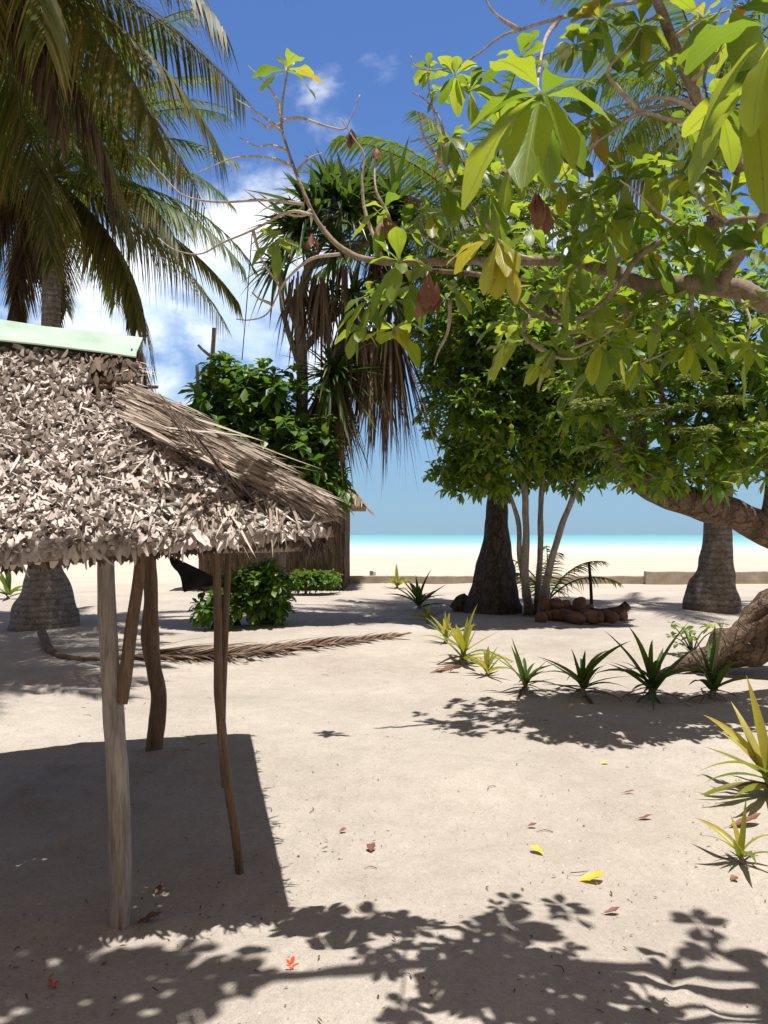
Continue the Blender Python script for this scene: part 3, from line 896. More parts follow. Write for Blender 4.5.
def frond(mb, base, az, el, L, bend, pairs, leaf, hang=0.35, dead=False, mats=(0, 1), w=0.035, rach=0.022, twist=0.0):
    """coconut frond: a bending rachis with two rows of leaflets"""
    pts = []
    p = Vector(base)
    n = 16
    for i in range(n + 1):
        t = i / n
        e = el - bend * t ** 1.25
        d = Vector((math.cos(az) * math.cos(e), math.sin(az) * math.cos(e), math.sin(e)))
        pts.append((p.copy(), d))
        p = p + d * (L / n)
    mb.tube([q for q, _ in pts], [rach * (1 - 0.9 * i / n) + 0.003 for i in range(n + 1)], 5, sub=1, mat=mats[1])
    P, D, S, Ls, W, Dr = [], [], [], [], [], []
    for k in range(pairs):
        t = 0.13 + 0.87 * (k + random.random() * 0.5) / pairs
        f = t * n
        i = min(int(f), n - 1)
        q = pts[i][0].lerp(pts[i + 1][0], f - i)
        d = pts[i][1]
        side = d.cross(Vector((0, 0, 1)))
        if side.length < 0.15:
            side = Vector((-math.sin(az), math.cos(az), 0))
        side.normalize()
        upv = side.cross(d).normalized()
        if twist:
            side, upv = side * math.cos(twist) + upv * math.sin(twist), upv * math.cos(twist) - side * math.sin(twist)
        sweep = 0.45 + 0.65 * t
        ll = leaf * (0.45 + 0.55 * math.sin(min(1.0, t * 1.15 + 0.12) * math.pi)) * random.uniform(0.85, 1.1)
        if t > 0.93:
            ll *= 0.75
        for sg in (-1, 1):
            if random.random() < 0.05:
                continue
            dd = (side * sg + d * sweep + upv * random.uniform(-0.05, 0.22) - Vector((0, 0, hang)) + Vector(rng.normal(0, 0.06, 3))).normalized()
            P.append(tuple(q)); D.append(tuple(dd)); S.append(tuple((d * 1.0 + upv * 0.5 * sg).normalized()))
            Ls.append(ll); W.append(w * random.uniform(0.8, 1.2)); Dr.append(random.uniform(0.15, 0.55) + hang * 0.5)
    mb.straps(P, D, Ls, W, Dr, 0.0, 4, 2, p_spear, 0.0, S=S, mat=mats[0])


def palm_trunk(mb, pts, radii, sides=34, wob=0.17, flare_n=0.0, fr=3.4):
    mb.tube(pts, radii, sides, wob, sub=10, freq=fr)


def coconut_palm(base, pts, radii, crown, label, bark, n_green, n_old, n_dead, L=4.4, leaf=0.85, group='coconut palms', pairs=72, azs=None, nuts=6):
    root = thing('coconut_palm', tuple(base), label, 'palm tree', group)
    m = MB()
    palm_trunk(m, pts, radii, wob=.10 if bark == 'bark_grey' else .15)
    m.build('trunk', M[bark], root)
    crown = Vector(crown)
    k = 0
    tot = n_green + n_old
    for i in range(tot):
        a = i * 2.399 + random.uniform(-.2, .2)
        f = i / tot
        if azs and i < len(azs):
            a, el, bend = azs[i]
        else:
            el = R(78 - 112 * f + random.uniform(-8, 8))
            bend = R(random.uniform(62, 88) - 25 * f)
        m = MB()
        old = f > n_green / tot
        frond(m, crown + Vector((math.cos(a) * .12, math.sin(a) * .12, -0.3 * f)), a, el, L * random.uniform(0.88, 1.06), bend, pairs, leaf, 0.25 + 0.5 * f, twist=random.uniform(-.35, .35))
        m.build('frond', [M['palm_old' if old else 'palm'], M['palm_old']], root)
    for i in range(n_dead):
        a = i * 2.1 + random.uniform(-.4, .4)
        m = MB()
        frond(m, crown + Vector((math.cos(a) * .16, math.sin(a) * .16, -0.4)), a, R(-38), L * random.uniform(0.62, 0.85), R(50), int(pairs * 0.7), leaf * 0.8, 0.9, mats=(0, 1))
        m.build('dead_frond', [M['palm_dead'], M['palm_dead']], root)
    for i in range(nuts):
        a = i * 2.4
        m = MB()
        c = crown + Vector((math.cos(a) * .24, math.sin(a) * .24, -0.45 - 0.1 * (i % 2)))
        m.tube([c + Vector((0, 0, .13)), c + Vector((0, 0, .08)), c, c - Vector((0, 0, .09)), c - Vector((0, 0, .13))], [.03, .085, .105, .075, .02], 10, sub=2)
        m.build('coconut', M['palm_old'], root)
    return root


# left palm with its swollen foot
b = on_floor(45, 628)
coconut_palm(b, [b - Vector((0, 0, .1)), at(45, 612, b.y), at(46, 596, b.y), at(45, 578, b.y), at(46, 555, b.y), at(48, 480, b.y), at(51, 320, b.y), at(52, 240, b.y), at(50, 175, b.y)],
             [.60, .55, .45, .345, .25, .18, .155, .15, .13], at(50, 165, b.y),
             'tall coconut palm rising behind the shelter roof with brown dead fronds hanging below its crown', 'bark_grey', 34, 14, 10, L=3.8, leaf=0.80,
             azs=None)
# second palm standing out of frame, its crown hangs in at the top left corner
b = Vector((-6.2, 9.2, 0))
coconut_palm(b, [b, b + Vector((.05, 0, 1)), b + Vector((.4, 0, 4)), b + Vector((1.25, -.1, 8.45))], [.42, .26, .2, .15], b + Vector((1.3, -.1, 8.5)),
             'coconut palm whose long yellowish fronds droop in from the top left corner', 'bark_grey', 28, 20, 4, L=4.0, leaf=0.95)
# palm behind the round leafy tree in the middle
b = on_floor(493, 612)
coconut_palm(b, [b - Vector((0, 0, .1)), at(493, 603, b.y), at(494, 590, b.y), at(495, 570, b.y), at(497, 545, b.y), at(497, 505, b.y), at(498, 400, b.y), at(492, 240, b.y)],
             [.60, .58, .50, .40, .30, .21, .17, .14], at(490, 225, b.y),
             'coconut palm with dark flared foot beside the slim stems in the middle', 'bark_dark', 22, 6, 2, L=3.7, leaf=0.85)
# palm at the right
b = on_floor(712, 611)
coconut_palm(b, [b - Vector((0, 0, .05)), at(712, 604, b.y), at(713, 590, b.y), at(715, 578, b.y), at(716, 560, b.y), at(718, 525, b.y), at(720, 400, b.y), at(712, 120, b.y)],
             [.60, .57, .50, .40, .34, .29, .22, .15], at(710, 100, b.y),
             'coconut palm with a pale ringed foot under the leaning limb at the right', 'bark_palm', 20, 4, 0, L=4.3, leaf=0.85)


# screw pine behind the shelter
def screw_pine():
    Y = 15.2
    b = at(278, 600, Y)
    b.z = 0
    root = thing('screw_pine', tuple(b), 'screw pine with stiff strap leaf tufts and hanging brown skirts of dead leaves', 'screw pine')
    m = MB()
    m.tube([b, at(280, 540, Y), at(300, 440, Y), at(302, 360, Y), at(300, 310, Y), at(312, 260, Y), at(335, 220, Y)], [.15, .13, .11, .10, .095, .085, .07], 12, .2, sub=6)
    for pts, rr in (([at(305, 380, Y), at(285, 320, Y), at(280, 270, Y)], [.065, .05, .045]),
                    ([at(308, 420, Y), at(320, 400, Y), at(335, 385, Y)], [.10, .09, .08]),
                    ([at(303, 350, Y), at(340, 310, Y), at(372, 290, Y), at(390, 300, Y)], [.08, .065, .06, .05]),
                    ([at(312, 265, Y), at(350, 250, Y), at(378, 235, Y)], [.09, .08, .07]),
                    ([at(303, 335, Y), at(294, 312, Y - .1), at(289, 298, Y - .15)], [.10, .10, .09])):
        m.tube(pts, rr, 9, .2, sub=5)
    m.build('trunk', M['bark_slim'], root)
    g, dd = MB(), MB()
    tufts = [(335, 205, 0, 1.25, 70, (0.1, -.2, 1)), (375, 232, .4, 1.2, 60, (.5, -.3, .8)), (300, 235, -.3, 1.1, 60, (-.5, -.2, .8)), (362, 195, .6, 1.0, 50, (.3, .2, 1)), (395, 265, .2, 1.0, 40, (.7, -.3, .3)),
             (315, 215, -.3, 1.2, 40, (-.3, -.4, .9)), (350, 215, -.4, 1.1, 40, (.1, -.6, .8)), (392, 205, .2, 1.2, 40, (.7, 0, .8)), (335, 250, -.3, .9, 30, (0, -.7, .5)), (280, 268, .2, .8, 26, (-.6, 0, .6)), (333, 378, -.3, 1.05, 55, (.2, -.6, .7)), (390, 300, .1, 1.0, 40, (.6, -.3, .4)), (330, 185, .8, .9, 34, (0, .2, 1)), (352, 300, -.2, .9, 30, (.3, -.7, .4))]
    for px, py, dy, L, n, ax in tufts:
        c = at(px, py, Y + dy)
        items = [(c, ax, int(n * 1.7), L, 12, 108)]
        rosettes(g, items, K=6, cols=3, prof=p_spear, wl=0.085, fold=0.5, droop=(0.12, 0.75))
    skirts = [(352, 325, 0, 1.7, 150), (332, 392, -.3, 1.5, 190), (372, 345, 0, 1.8, 120), (390, 330, .1, 2.5, 120), (298, 290, -.2, 1.1, 50), (322, 290, -.3, 1.3, 60), (345, 280, -.3, 1.2, 40), (378, 260, .5, 1.3, 50)]
    for px, py, dy, L, n in skirts:
        c = np.array(at(px, py, Y + dy))
        a = rng.uniform(0, 6.28, n)
        sp = rng.uniform(0.03, 0.46, n)
        D = np.stack([np.cos(a) * sp, np.sin(a) * sp, -1 + sp * .5], 1)
        dd.straps(c + np.stack([np.cos(a) * .14, np.sin(a) * .14, rng.uniform(-.25, .3, n)], 1), D, L * rng.uniform(.45, 1, n), rng.uniform(.025, .06, n), 0.25, rng.uniform(-.1, .1, n), 6, 3, p_spear, 0.6, wave=0.01)
    cr = g.build('crown', M['screw'], root)
    dd.build('dead_leaves', M['screw_dead'], root)


screw_pine()


def leafy_tree(name, label, cat, base, limbs, blobs, leaf, per, mat, bark, wl=0.45, n_leaf=8, K=3, lo=35, hi=105, twig_r=.012, flowers=None, group=None, every=2, droop=(0.1, 0.5), gap=-0.34):
    root = thing(name, tuple(base), label, cat, group)
    m = MB()
    hubs = []
    for lb in limbs:
        wb = lb[2] if len(lb) > 2 else .22
        m.tube(lb[0], lb[1], 22 if wb > .3 else 12, wb, sub=8, freq=4 if wb > .3 else 3)
    limbs = [lb[:2] for lb in limbs]
    pts = blob_points(blobs, per, gap)
    for l, _ in limbs:
        l = [Vector(q) for q in l]
        for i in range(len(l) - 1):
            for t in (0, .33, .66, 1):
                hubs.append(l[i].lerp(l[i + 1], t))
    hubs = hubs[-max(6, len(hubs) * 3 // 4):]
    twigs(m, hubs, pts, twig_r, every)
    m.build('trunk', M[bark], root)
    g = MB()
    rosettes(g, [(p, a, random.randint(n_leaf - 2, n_leaf + 2), leaf * random.uniform(.75, 1.15), lo, hi) for p, a in pts], K=K, cols=3, wl=wl, fold=0.3, droop=droop)
    g.build('crown', M[mat], root)
    if flowers:
        fm = MB()
        for (px, py, Y, r) in flowers:
            c = at(px, py, Y)
            n = 90
            a, q = rng.uniform(0, 6.28, n), np.sqrt(rng.random(n)) * r
            P = np.stack([c.x + np.cos(a) * q, c.y + np.sin(a) * q, c.z - q * q * 0.5 + rng.uniform(-.02, .02, n)], 1)
            fm.straps(P - UP * .04, np.stack([np.cos(a), np.sin(a), np.full(n, .5)], 1), 0.085, 0.028, 0.3, -.2, 3, 3, p_leaf, .4)
        fm.build('flower_sprays', M['flower'], root)
    return root


# dark round tree in the middle, on slim stems
Ym = 15.6
bs = on_floor(538, 613)
leafy_tree('beach_tree', 'leafy dark green tree on three slim pale stems in the middle', 'tree', bs,
           [([on_floor(529, 613), at(525, 575, Ym), at(526, 520, Ym), at(520, 470, Ym), at(490, 400, Ym), at(470, 350, Ym)], [.10, .075, .065, .055, .05, .04]),
            ([on_floor(536, 612), at(540, 560, Ym + .2), at(541, 500, Ym + .2), at(545, 440, Ym + .2), at(540, 360, Ym)], [.07, .055, .05, .045, .04]),
            ([on_floor(540, 615), at(549, 570, Ym - .2), at(562, 525, Ym - .2), at(575, 490, Ym - .2), at(590, 420, Ym), at(600, 360, Ym)], [.08, .065, .06, .055, .05, .04]),
            ([on_floor(533, 614), at(520, 560, Ym), at(518, 520, Ym + .1), at(500, 470, Ym)], [.06, .05, .045, .03])],
           [(470, 405, 52, 62, Ym, 1.86), (520, 340, 90, 62, Ym, 2.33), (448, 335, 42, 52, Ym, 1.40), (560, 415, 62, 62, Ym - .2, 1.86), (605, 350, 62, 82, Ym, 2.02), (522, 462, 34, 26, Ym, 1.08), (490, 478, 46, 20, Ym, 1.0), (575, 470, 36, 24, Ym, .9), (450, 465, 24, 26, Ym, 0.93), (500, 430, 60, 50, Ym - .6, 1.55),
            (560, 340, 70, 70, Ym - .6, 1.55), (610, 455, 36, 32, Ym, 1.24), (480, 285, 60, 40, Ym + .5, 1.86)],
           0.19, 360, 'mid_leaf', 'bark_slim', wl=.5, n_leaf=8, twig_r=.014, every=14)

# noni like shrub between the shelter and the screw pine
Yn = 14.8
bs = on_floor(262, 624)
leafy_tree('broadleaf_bush', 'tall glossy green bush behind the shelter with bare grey sticks poking out of its top', 'bush', bs,
           [([bs, at(262, 590, Yn), at(265, 540, Yn), at(262, 480, Yn), at(245, 420, Yn)], [.16, .13, .11, .09, .04]),
            ([at(263, 570, Yn), at(285, 520, Yn), at(300, 470, Yn)], [.10, .08, .05]),
            ([at(240, 420, Yn), at(215, 372, Yn), at(214, 328, Yn), ], [.05, .04, .035]),
            ([at(215, 360, Yn), at(203, 350, Yn), at(198, 345, Yn)], [.03, .025, .02]),
            ([at(200, 410, Yn), at(198, 385, Yn), at(197, 365, Yn)], [.035, .03, .03])],
           [(232, 405, 42, 44, Yn, 1.0), (188, 432, 34, 24, Yn, .8), (172, 440, 24, 18, Yn, .6), (280, 440, 64, 62, Yn, 1.2), (255, 480, 62, 42, Yn, 1.2), (308, 470, 42, 50, Yn, .9), (322, 495, 24, 28, Yn, .6), (225, 372, 22, 18, Yn, .5), (268, 398, 46, 36, Yn, .8), (225, 450, 50, 40, Yn - .3, .9)],
           0.26, 270, 'back_leaf', 'bark_slim', wl=.52, n_leaf=7, twig_r=.014, every=7, gap=-.24)
# leafy growth at its foot
for lab, blobs in (('low green shrub with dark leaves at the foot of the tall glossy bush', [(232, 600, 34, 26, 14.2, .5), (212, 608, 18, 15, 14.0, .4), (245, 585, 20, 18, 14.2, .4)]),
                   ('dense creeper clump covering the dark stump below the tall glossy bush', [(268, 598, 24, 34, 14.3, .5), (265, 580, 20, 20, 14.3, .5)])):
    b = floor(blobs[0][0], 626)
    root = thing('low_shrub', tuple(b), lab, 'shrub')
    m = MB()
    pts = blob_points(blobs, 480, -.12)
    for k in range(5):
        q = pts[k * 3 % len(pts)][0]
        m.tube([b + Vector((random.uniform(-.2, .2), 0, 0)), b.lerp(q, .5) + Vector((.05, 0, .05)), q], [.03, .02, .008], 6, sub=3)
    m.build('stem', M['bark_dark'], root)
    g = MB()
    rosettes(g, [(p, a, 7, .17, 30, 110) for p, a in pts], K=3, cols=3, wl=.55)
    g.build('foliage', M['back_leaf'], root)

# leaning tree at the right
Yl = 7.3
bs = on_floor(742, 668)
lean = leafy_tree('leaning_tree', 'leaning tree with gnarled brown trunk and heavy curved limb reaching in from the right', 'tree', bs,
                  [([at(678, 672, 9.9), at(704, 664, 9.9), at(738, 646, 9.8), at(778, 622, 9.7), at(850, 540, 9.4), at(930, 400, 8.9)], [.05, .13, .25, .31, .30, .24], .7),
                   ([at(905, 440, 8.9), at(850, 520, 8.7), at(800, 540, 8.4), at(765, 529, 8.2), at(726, 511, 8.0), at(688, 502, 7.8), at(652, 488, 7.6), at(632, 474, 7.5), at(618, 452, 7.4), at(600, 410, 7.3)], [.20, .185, .165, .155, .145, .14, .125, .095, .06, .03]),
                   ([at(690, 500, 7.8), at(672, 470, 7.6), at(668, 420, 7.4), at(650, 360, 7.2)], [.06, .045, .035, .02]),
                   ([at(640, 470, 7.5), at(640, 430, 7.3), at(610, 380, 7.1), at(560, 320, 6.9), at(500, 280, 6.7), at(430, 270, 6.5)], [.05, .045, .04, .035, .025, .015]),
                   ([at(765, 525, 8.2), at(770, 470, 7.9), at(740, 410, 7.6), at(720, 350, 7.4)], [.06, .05, .04, .02]),
                   ([at(720, 655, 9.8), at(690, 662, 9.6), at(668, 672, 9.6)], [.16, .10, .03]),
                   ([at(700, 668, 9.5), at(735, 640, 9.45), at(770, 605, 9.4)], [.05, .11, .13], .6)],
                  [(690, 452, 70, 46, Yl, 1.1), (650, 415, 60, 46, Yl, 1.0), (745, 430, 46, 60, Yl, 1.1), (705, 375, 90, 40, Yl, 1.1), (612, 445, 36, 46, Yl, .7), (618, 462, 40, 34, Yl - .3, .6), (655, 470, 40, 22, Yl - .4, .5), (740, 330, 60, 50, Yl, 1.1), (605, 385, 55, 45, Yl - .3, .9),
                   (640, 330, 80, 40, Yl - .4, .9), (560, 300, 70, 35, 6.9, .7, .5), (480, 285, 70, 30, 6.6, .5, .4), (410, 300, 40, 20, 6.5, .4, .35), (690, 260, 100, 50, Yl, 1.0, .6), (820, 380, 60, 90, Yl, 1.1), (560, 230, 90, 30, 7.0, .6, .4)],
                  0.15, 330, 'mid_leaf', 'bark_lean', wl=.46, n_leaf=8, twig_r=.010, every=9, gap=-.17,
                  flowers=[(668, 403, 6.4, .17), (726, 396, 6.4, .15), (625, 381, 6.3, .13), (592, 398, 6.3, .11), (760, 420, 6.4, .15), (695, 425, 6.3, .13), (640, 408, 6.3, .11), (700, 372, 6.3, .11)])


# near tree: large leaves overhead at the right
def near_tree():
    root = thing('large_leaf_tree', (2.7, 3.0, 0), 'near tree whose crooked twigs and big yellow green leaves fill the upper right', 'tree')
    m = MB()
    T = Vector((2.75, 3.0, 0))
    m.tube([T - Vector((0, 0, .1)), T + Vector((0, 0, .6)), T + Vector((-.05, -.1, 1.5)), T + Vector((-.2, -.2, 2.3)), T + Vector((-.3, -.2, 3.2)), T + Vector((-.8, -.3, 4.3))], [.24, .19, .16, .14, .11, .07], 14, .25, sub=6)
    m.build('trunk', M['bark_near'], root)
    br, tw = MB(), MB()
    tips = []

    def B(path, r0, r1, mbx=None, sides=9, tip=True, sub=5):
        pts = [Vector(q) if len(q) == 3 and not isinstance(q[0], int) else at(*q) for q in path]
        if mbx is None:                     # crooked twigs
            q = [pts[0]]
            for a_, b_ in zip(pts, pts[1:]):
                ll = (b_ - a_).length
                q += [a_.lerp(b_, .5) + Vector(rng.normal(0, .045, 3)) * ll, b_ + Vector(rng.normal(0, .02, 3)) * ll]
            pts = q
        n = len(pts)
        (mbx or tw).tube(pts, [r1 + (r0 - r1) * (1 - i / (n - 1)) ** 1.5 for i in range(n)], sides, .25, sub=sub, freq=14)
        return pts
    # main limbs
    L1 = B([tuple(T + Vector((-.15, -.2, 2.2))), (860, 318, 2.75), (768, 302, 2.75), (735, 289, 2.78), (690, 284, 2.8), (650, 287, 2.85), (610, 270, 2.95), (575, 262, 3.05), (540, 261, 3.1), (475, 261, 3.2), (384, 262, 3.25), (344, 250, 3.3), (318, 222, 3.35), (304, 193, 3.35), (289, 153, 3.4), (281, 118, 3.4), (289, 60, 3.4)], .046, .004, br, 10)
    B([tuple(T + Vector((-.3, -.25, 2.9))), (830, 200, 2.5), (768, 177, 2.5), (738, 166, 2.5), (708, 118, 2.5), (690, 82, 2.5), (672, 40, 2.5), (652, -10, 2.5), (620, -80, 2.5), (600, -200, 2.6)], .034, .012, br, 10)
    B([(722, 284, 2.78), (732, 265, 2.7), (748, 240, 2.66), (762, 220, 2.6), (790, 180, 2.55)], .022, .022, br)
    B([tuple(T + Vector((-.2, -.2, 2.4))), (860, 205, 2.6), (768, 217, 2.6), (728, 222, 2.6), (684, 231, 2.65), (640, 255, 2.7), (620, 284, 2.72), (590, 313, 2.75), (557, 321, 2.78), (530, 312, 2.8), (510, 290, 2.8)], .018, .006, br)
    # pale twigs
    W = [
        [(701, 121, 2.5), (671, 120, 2.5), (641, 113, 2.52), (615, 130, 2.55), (587, 150, 2.6), (560, 180, 2.7)],
        [(690, 100, 2.5), (660, 106, 2.55), (638, 112, 2.6), (600, 140, 2.62), (576, 170, 2.65)],
        [(700, 112, 2.5), (668, 98, 2.5), (640, 103, 2.55), (612, 118, 2.6), (585, 160, 2.65)],
        [(640, 112, 2.52), (618, 88, 2.5), (608, 70, 2.5), (630, 45, 2.5), (640, 28, 2.5)],
        [(780, -20, 2.6), (700, -8, 2.6), (650, 0, 2.6), (611, 6, 2.65), (560, 18, 2.7), (520, 30, 2.75), (500, 37, 2.8), (478, 54, 2.85), (457, 66, 2.9), (430, 70, 2.9), (415, 66, 2.9), (411, 56, 2.9)],
        [(520, 30, 2.75), (500, 18, 2.75), (488, 4, 2.75), (480, -20, 2.75)],
        [(560, 18, 2.7), (545, 40, 2.6), (538, 80, 2.2), (540, 92, 1.95)],
        [(304, 204, 3.35), (264, 200, 3.38), (220, 202, 3.4), (185, 196, 3.45), (165, 178, 3.5), (148, 158, 3.5)],
        [(311, 210, 3.34), (300, 216, 3.36), (270, 209, 3.4), (245, 190, 3.4)],
        [(312, 215, 3.33), (289, 212, 3.36), (253, 230, 3.4), (222, 243, 3.45), (200, 254, 3.5), (175, 250, 3.5), (158, 238, 3.55)],
        [(293, 166, 3.38), (270, 158, 3.4), (242, 157, 3.45), (222, 162, 3.45), (196, 174, 3.45)],
        [(287, 150, 3.4), (270, 145, 3.4), (258, 147, 3.4), (240, 138, 3.45)],
        [(283, 132, 3.4), (268, 120, 3.4), (250, 108, 3.42), (236, 99, 3.45)],
        [(281, 124, 3.4), (268, 128, 3.4), (262, 124, 3.4), (250, 117, 3.42)],
        [(282, 121, 3.4), (300, 118, 3.4), (326, 126, 3.4), (344, 129, 3.4), (351, 117, 3.4), (360, 95, 3.4)],
        [(281, 118, 3.4), (276, 98, 3.4), (262, 80, 3.4), (248, 66, 3.4)],
        [(296, 172, 3.38), (310, 158, 3.4), (322, 153, 3.4)],
        [(384, 262, 3.25), (366, 215, 3.3), (362, 182, 3.3), (364, 155, 3.3), (355, 140, 3.3), (340, 118, 3.3)],
        [(400, 262, 3.2), (388, 215, 3.25), (376, 190, 3.25), (375, 162, 3.3), (377, 150, 3.3)],
        [(470, 262, 3.2), (440, 248, 3.2), (420, 235, 3.2), (400, 232, 3.2)],
        [(540, 261, 3.1), (510, 250, 3.1), (470, 205, 3.1), (447, 170, 3.1), (440, 140, 3.1), (430, 95, 3.1), (428, 70, 3.1)],
        [(470, 205, 3.1), (450, 160, 3.1), (440, 120, 3.1), (425, 100, 3.1), (412, 92, 3.1)],
        [(447, 170, 3.1), (425, 140, 3.1), (418, 112, 3.1)],
        [(450, 150, 3.1), (430, 138, 3.1), (410, 142, 3.1)],
        [(575, 262, 3.05), (560, 225, 3.0), (545, 205, 2.8), (530, 190, 2.6), (515, 170, 2.5)],
        [(610, 270, 2.95), (640, 235, 2.9), (660, 200, 2.8), (665, 165, 2.8)],
        [(650, 287, 2.85), (610, 330, 2.8), (570, 350, 2.75), (540, 368, 2.7)],
        [(530, 312, 2.8), (524, 335, 2.7), (550, 355, 2.65), (575, 358, 2.6), (600, 345, 2.6)],
        [(690, 284, 2.8), (692, 310, 2.75), (688, 335, 2.75), (670, 350, 2.75), (640, 364, 2.8)],
        [(450, 300, 3.2), (448, 330, 3.2), (438, 352, 3.2), (434, 365, 3.2)],
        [(735, 289, 2.78), (750, 320, 2.7), (745, 350, 2.65)],
        [(738, 166, 2.5), (745, 130, 2.3), (755, 95, 2.0), (765, 60, 1.8)],
        [(684, 231, 2.65), (660, 215, 2.6), (640, 195, 2.5), (620, 180, 2.45)],
        [(728, 222, 2.6), (700, 200, 2.5), (690, 178, 2.4)],
        [(672, 40, 2.5), (700, 20, 2.45), (730, 10, 2.4)],
        [(690, 82, 2.5), (710, 65, 2.4), (725, 40, 2.3)],
        [(475, 261, 3.2), (490, 268, 3.0), (497, 255, 2.6), (500, 240, 2.35)],
        [(430, 262, 3.2), (428, 270, 3.1), (427, 278, 3.05)],
        [(253, 231, 3.4), (262, 260, 3.45), (278, 285, 3.5), (284, 310, 3.5)],
        [(340, 254, 3.3), (311, 259, 3.35), (289, 277, 3.45), (279, 292, 3.5), (267, 314, 3.5), (250, 320, 3.5), (236, 319, 3.5)],
        [(271, 304, 3.5), (258, 298, 3.5), (252, 292, 3.5)],
    ]
    for k in range(60):
        px, py, Y = random.uniform(450, 768), random.uniform(60, 340), random.uniform(2.4, 3.1)
        a, ll = random.uniform(-.9, .9) + (3.14 if random.random() < .75 else 0), random.uniform(40, 110)
        W.append([(px, py, Y), (px + math.cos(a) * ll * .5, py + math.sin(a) * ll * .4, Y + random.uniform(-.1, .1)), (px + math.cos(a) * ll, py + math.sin(a) * ll * .6 - 12, Y + random.uniform(-.15, .15))])
    for pth in W:
        B(pth, (.0075 if pth[0][2] > 3.25 else .009), .0024, tw, 7)
    # a thin line hanging from the tip
    hl = MB()
    hl.tube([at(252, 234, 3.45), at(247, 300, 3.45), at(242, 360, 3.45)], [.0022, .0022, .002], 5, sub=4)
    hl.build('hanging_vine', M['bark_dark'], root)
    # limbs above the frame that shade the yard
    up = [([T + Vector((-.8, -.3, 4.2)), Vector((1.0, 2.6, 4.6)), Vector((0.2, 2.5, 4.7)), Vector((-.5, 2.5, 4.75)), Vector((-1.2, 2.4, 4.7)), Vector((-1.9, 2.5, 4.7))], .05, .014),
          ([Vector((0.2, 2.5, 4.7)), Vector((-.3, 2.2, 4.8)), Vector((-1.0, 2.15, 4.8))], .02, .008),
          ([T + Vector((-.8, -.3, 4.2)), Vector((1.6, 2.0, 4.4)), Vector((0.7, 1.6, 4.6)), Vector((0.0, 1.5, 4.6))], .04, .01)]
    for pts, a, bb in up:
        n = len(pts)
        br.tube(pts, [a + (bb - a) * i / (n - 1) for i in range(n)], 9, .2, sub=5)
    bo = br.build('limb', M['bark_near'], root)
    tw.build('twigs', M['bark_twig'], root)

    g = MB()
    items = []
    down = lambda: Vector((random.uniform(-.7, .7), random.uniform(-.7, .3), random.uniform(.1, 1.0)))
    spots = [(285, 72, 3.4, .17, 7), (540, 96, 1.75, .20, 12), (275, 240, 3.4, .12, 9), (430, 70, 3.1, .13, 8), (440, 92, 3.1, .13, 6), (455, 75, 2.9, .16, 8), (470, 90, 2.8, .17, 9),
             (772, 36, 1.6, .19, 8), (752, 88, 1.85, .18, 8), (720, 110, 2.0, .18, 8), (575, 45, 2.5, .16, 8), (600, 20, 2.6, .16, 9), (640, 25, 2.5, .16, 8), (520, 60, 2.3, .17, 8),
             (400, 262, 3.1, .15, 8), (372, 300, 3.2, .17, 10), (360, 330, 3.2, .13, 7), (395, 330, 3.3, .17, 9), (455, 290, 3.2, .16, 7), (405, 228, 3.2, .15, 7), (385, 210, 3.2, .14, 6), (450, 190, 3.1, .19, 10), (470, 165, 3.1, .18, 9), (450, 140, 3.1, .17, 9),
             (430, 215, 3.15, .17, 8), (490, 195, 2.9, .18, 9), (510, 165, 2.5, .17, 8), (540, 368, 2.7, .14, 7), (555, 350, 2.6, .17, 10), (520, 330, 2.7, .15, 7), (600, 345, 2.6, .17, 8), (640, 364, 2.8, .15, 7), (690, 345, 2.7, .17, 9),
             (745, 345, 2.6, .19, 8), (660, 165, 2.8, .18, 8), (625, 180, 2.5, .18, 9), (690, 178, 2.4, .19, 9), (690, 225, 2.6, .18, 9), (640, 215, 2.6, .18, 8), (590, 195, 2.7, .19, 9), (575, 235, 2.9, .19, 9), (610, 240, 2.8, .19, 9),
             (650, 255, 2.75, .17, 8), (700, 255, 2.7, .17, 8), (730, 195, 2.5, .18, 8), (760, 250, 2.5, .2, 8), (740, 130, 2.2, .19, 8), (600, 300, 2.8, .17, 8), (560, 290, 2.9, .17, 8), (640, 310, 2.8, .17, 8), (700, 315, 2.75, .18, 8),
             (590, 120, 2.6, .17, 8), (560, 150, 2.7, .18, 8), (620, 75, 2.6, .15, 7), (700, 20, 2.4, .18, 8), (730, 10, 2.3, .19, 8), (665, 60, 2.5, .15, 6), (770, 150, 2.3, .2, 8), (765, 320, 2.6, .18, 8), (530, 230, 2.9, .17, 7), (480, 235, 3.1, .15, 6),
             (410, 285, 3.2, .15, 8), (500, 130, 2.4, .17, 8), (590, 375, 2.8, .13, 6)]
    for px, py, Y, L, n in spots:
        if px == 540 and py == 96:
            items.append((at(px, py, Y), (0.0, -.2, .95), n, L, 62, 150))
        elif py < 100 and px > 700:
            items.append((at(px, py, Y), (-.2, -.3, .5), n, L, 60, 145))
        else:
            k_ = .92 if px < 420 else .66
            items.append((at(px, py, Y), down(), n + (0 if px < 420 else 2), L * k_, 35, 118))
    # random infill
    for k in range(44):
        px, py = random.uniform(450, 790), random.uniform(110, 350)
        if py > 150 + (768 - px) * 0.0 or px > 600:
            items.append((at(px, py, random.uniform(2.4, 3.4)), down(), random.randint(5, 9), random.uniform(.085, .135), 35, 118))
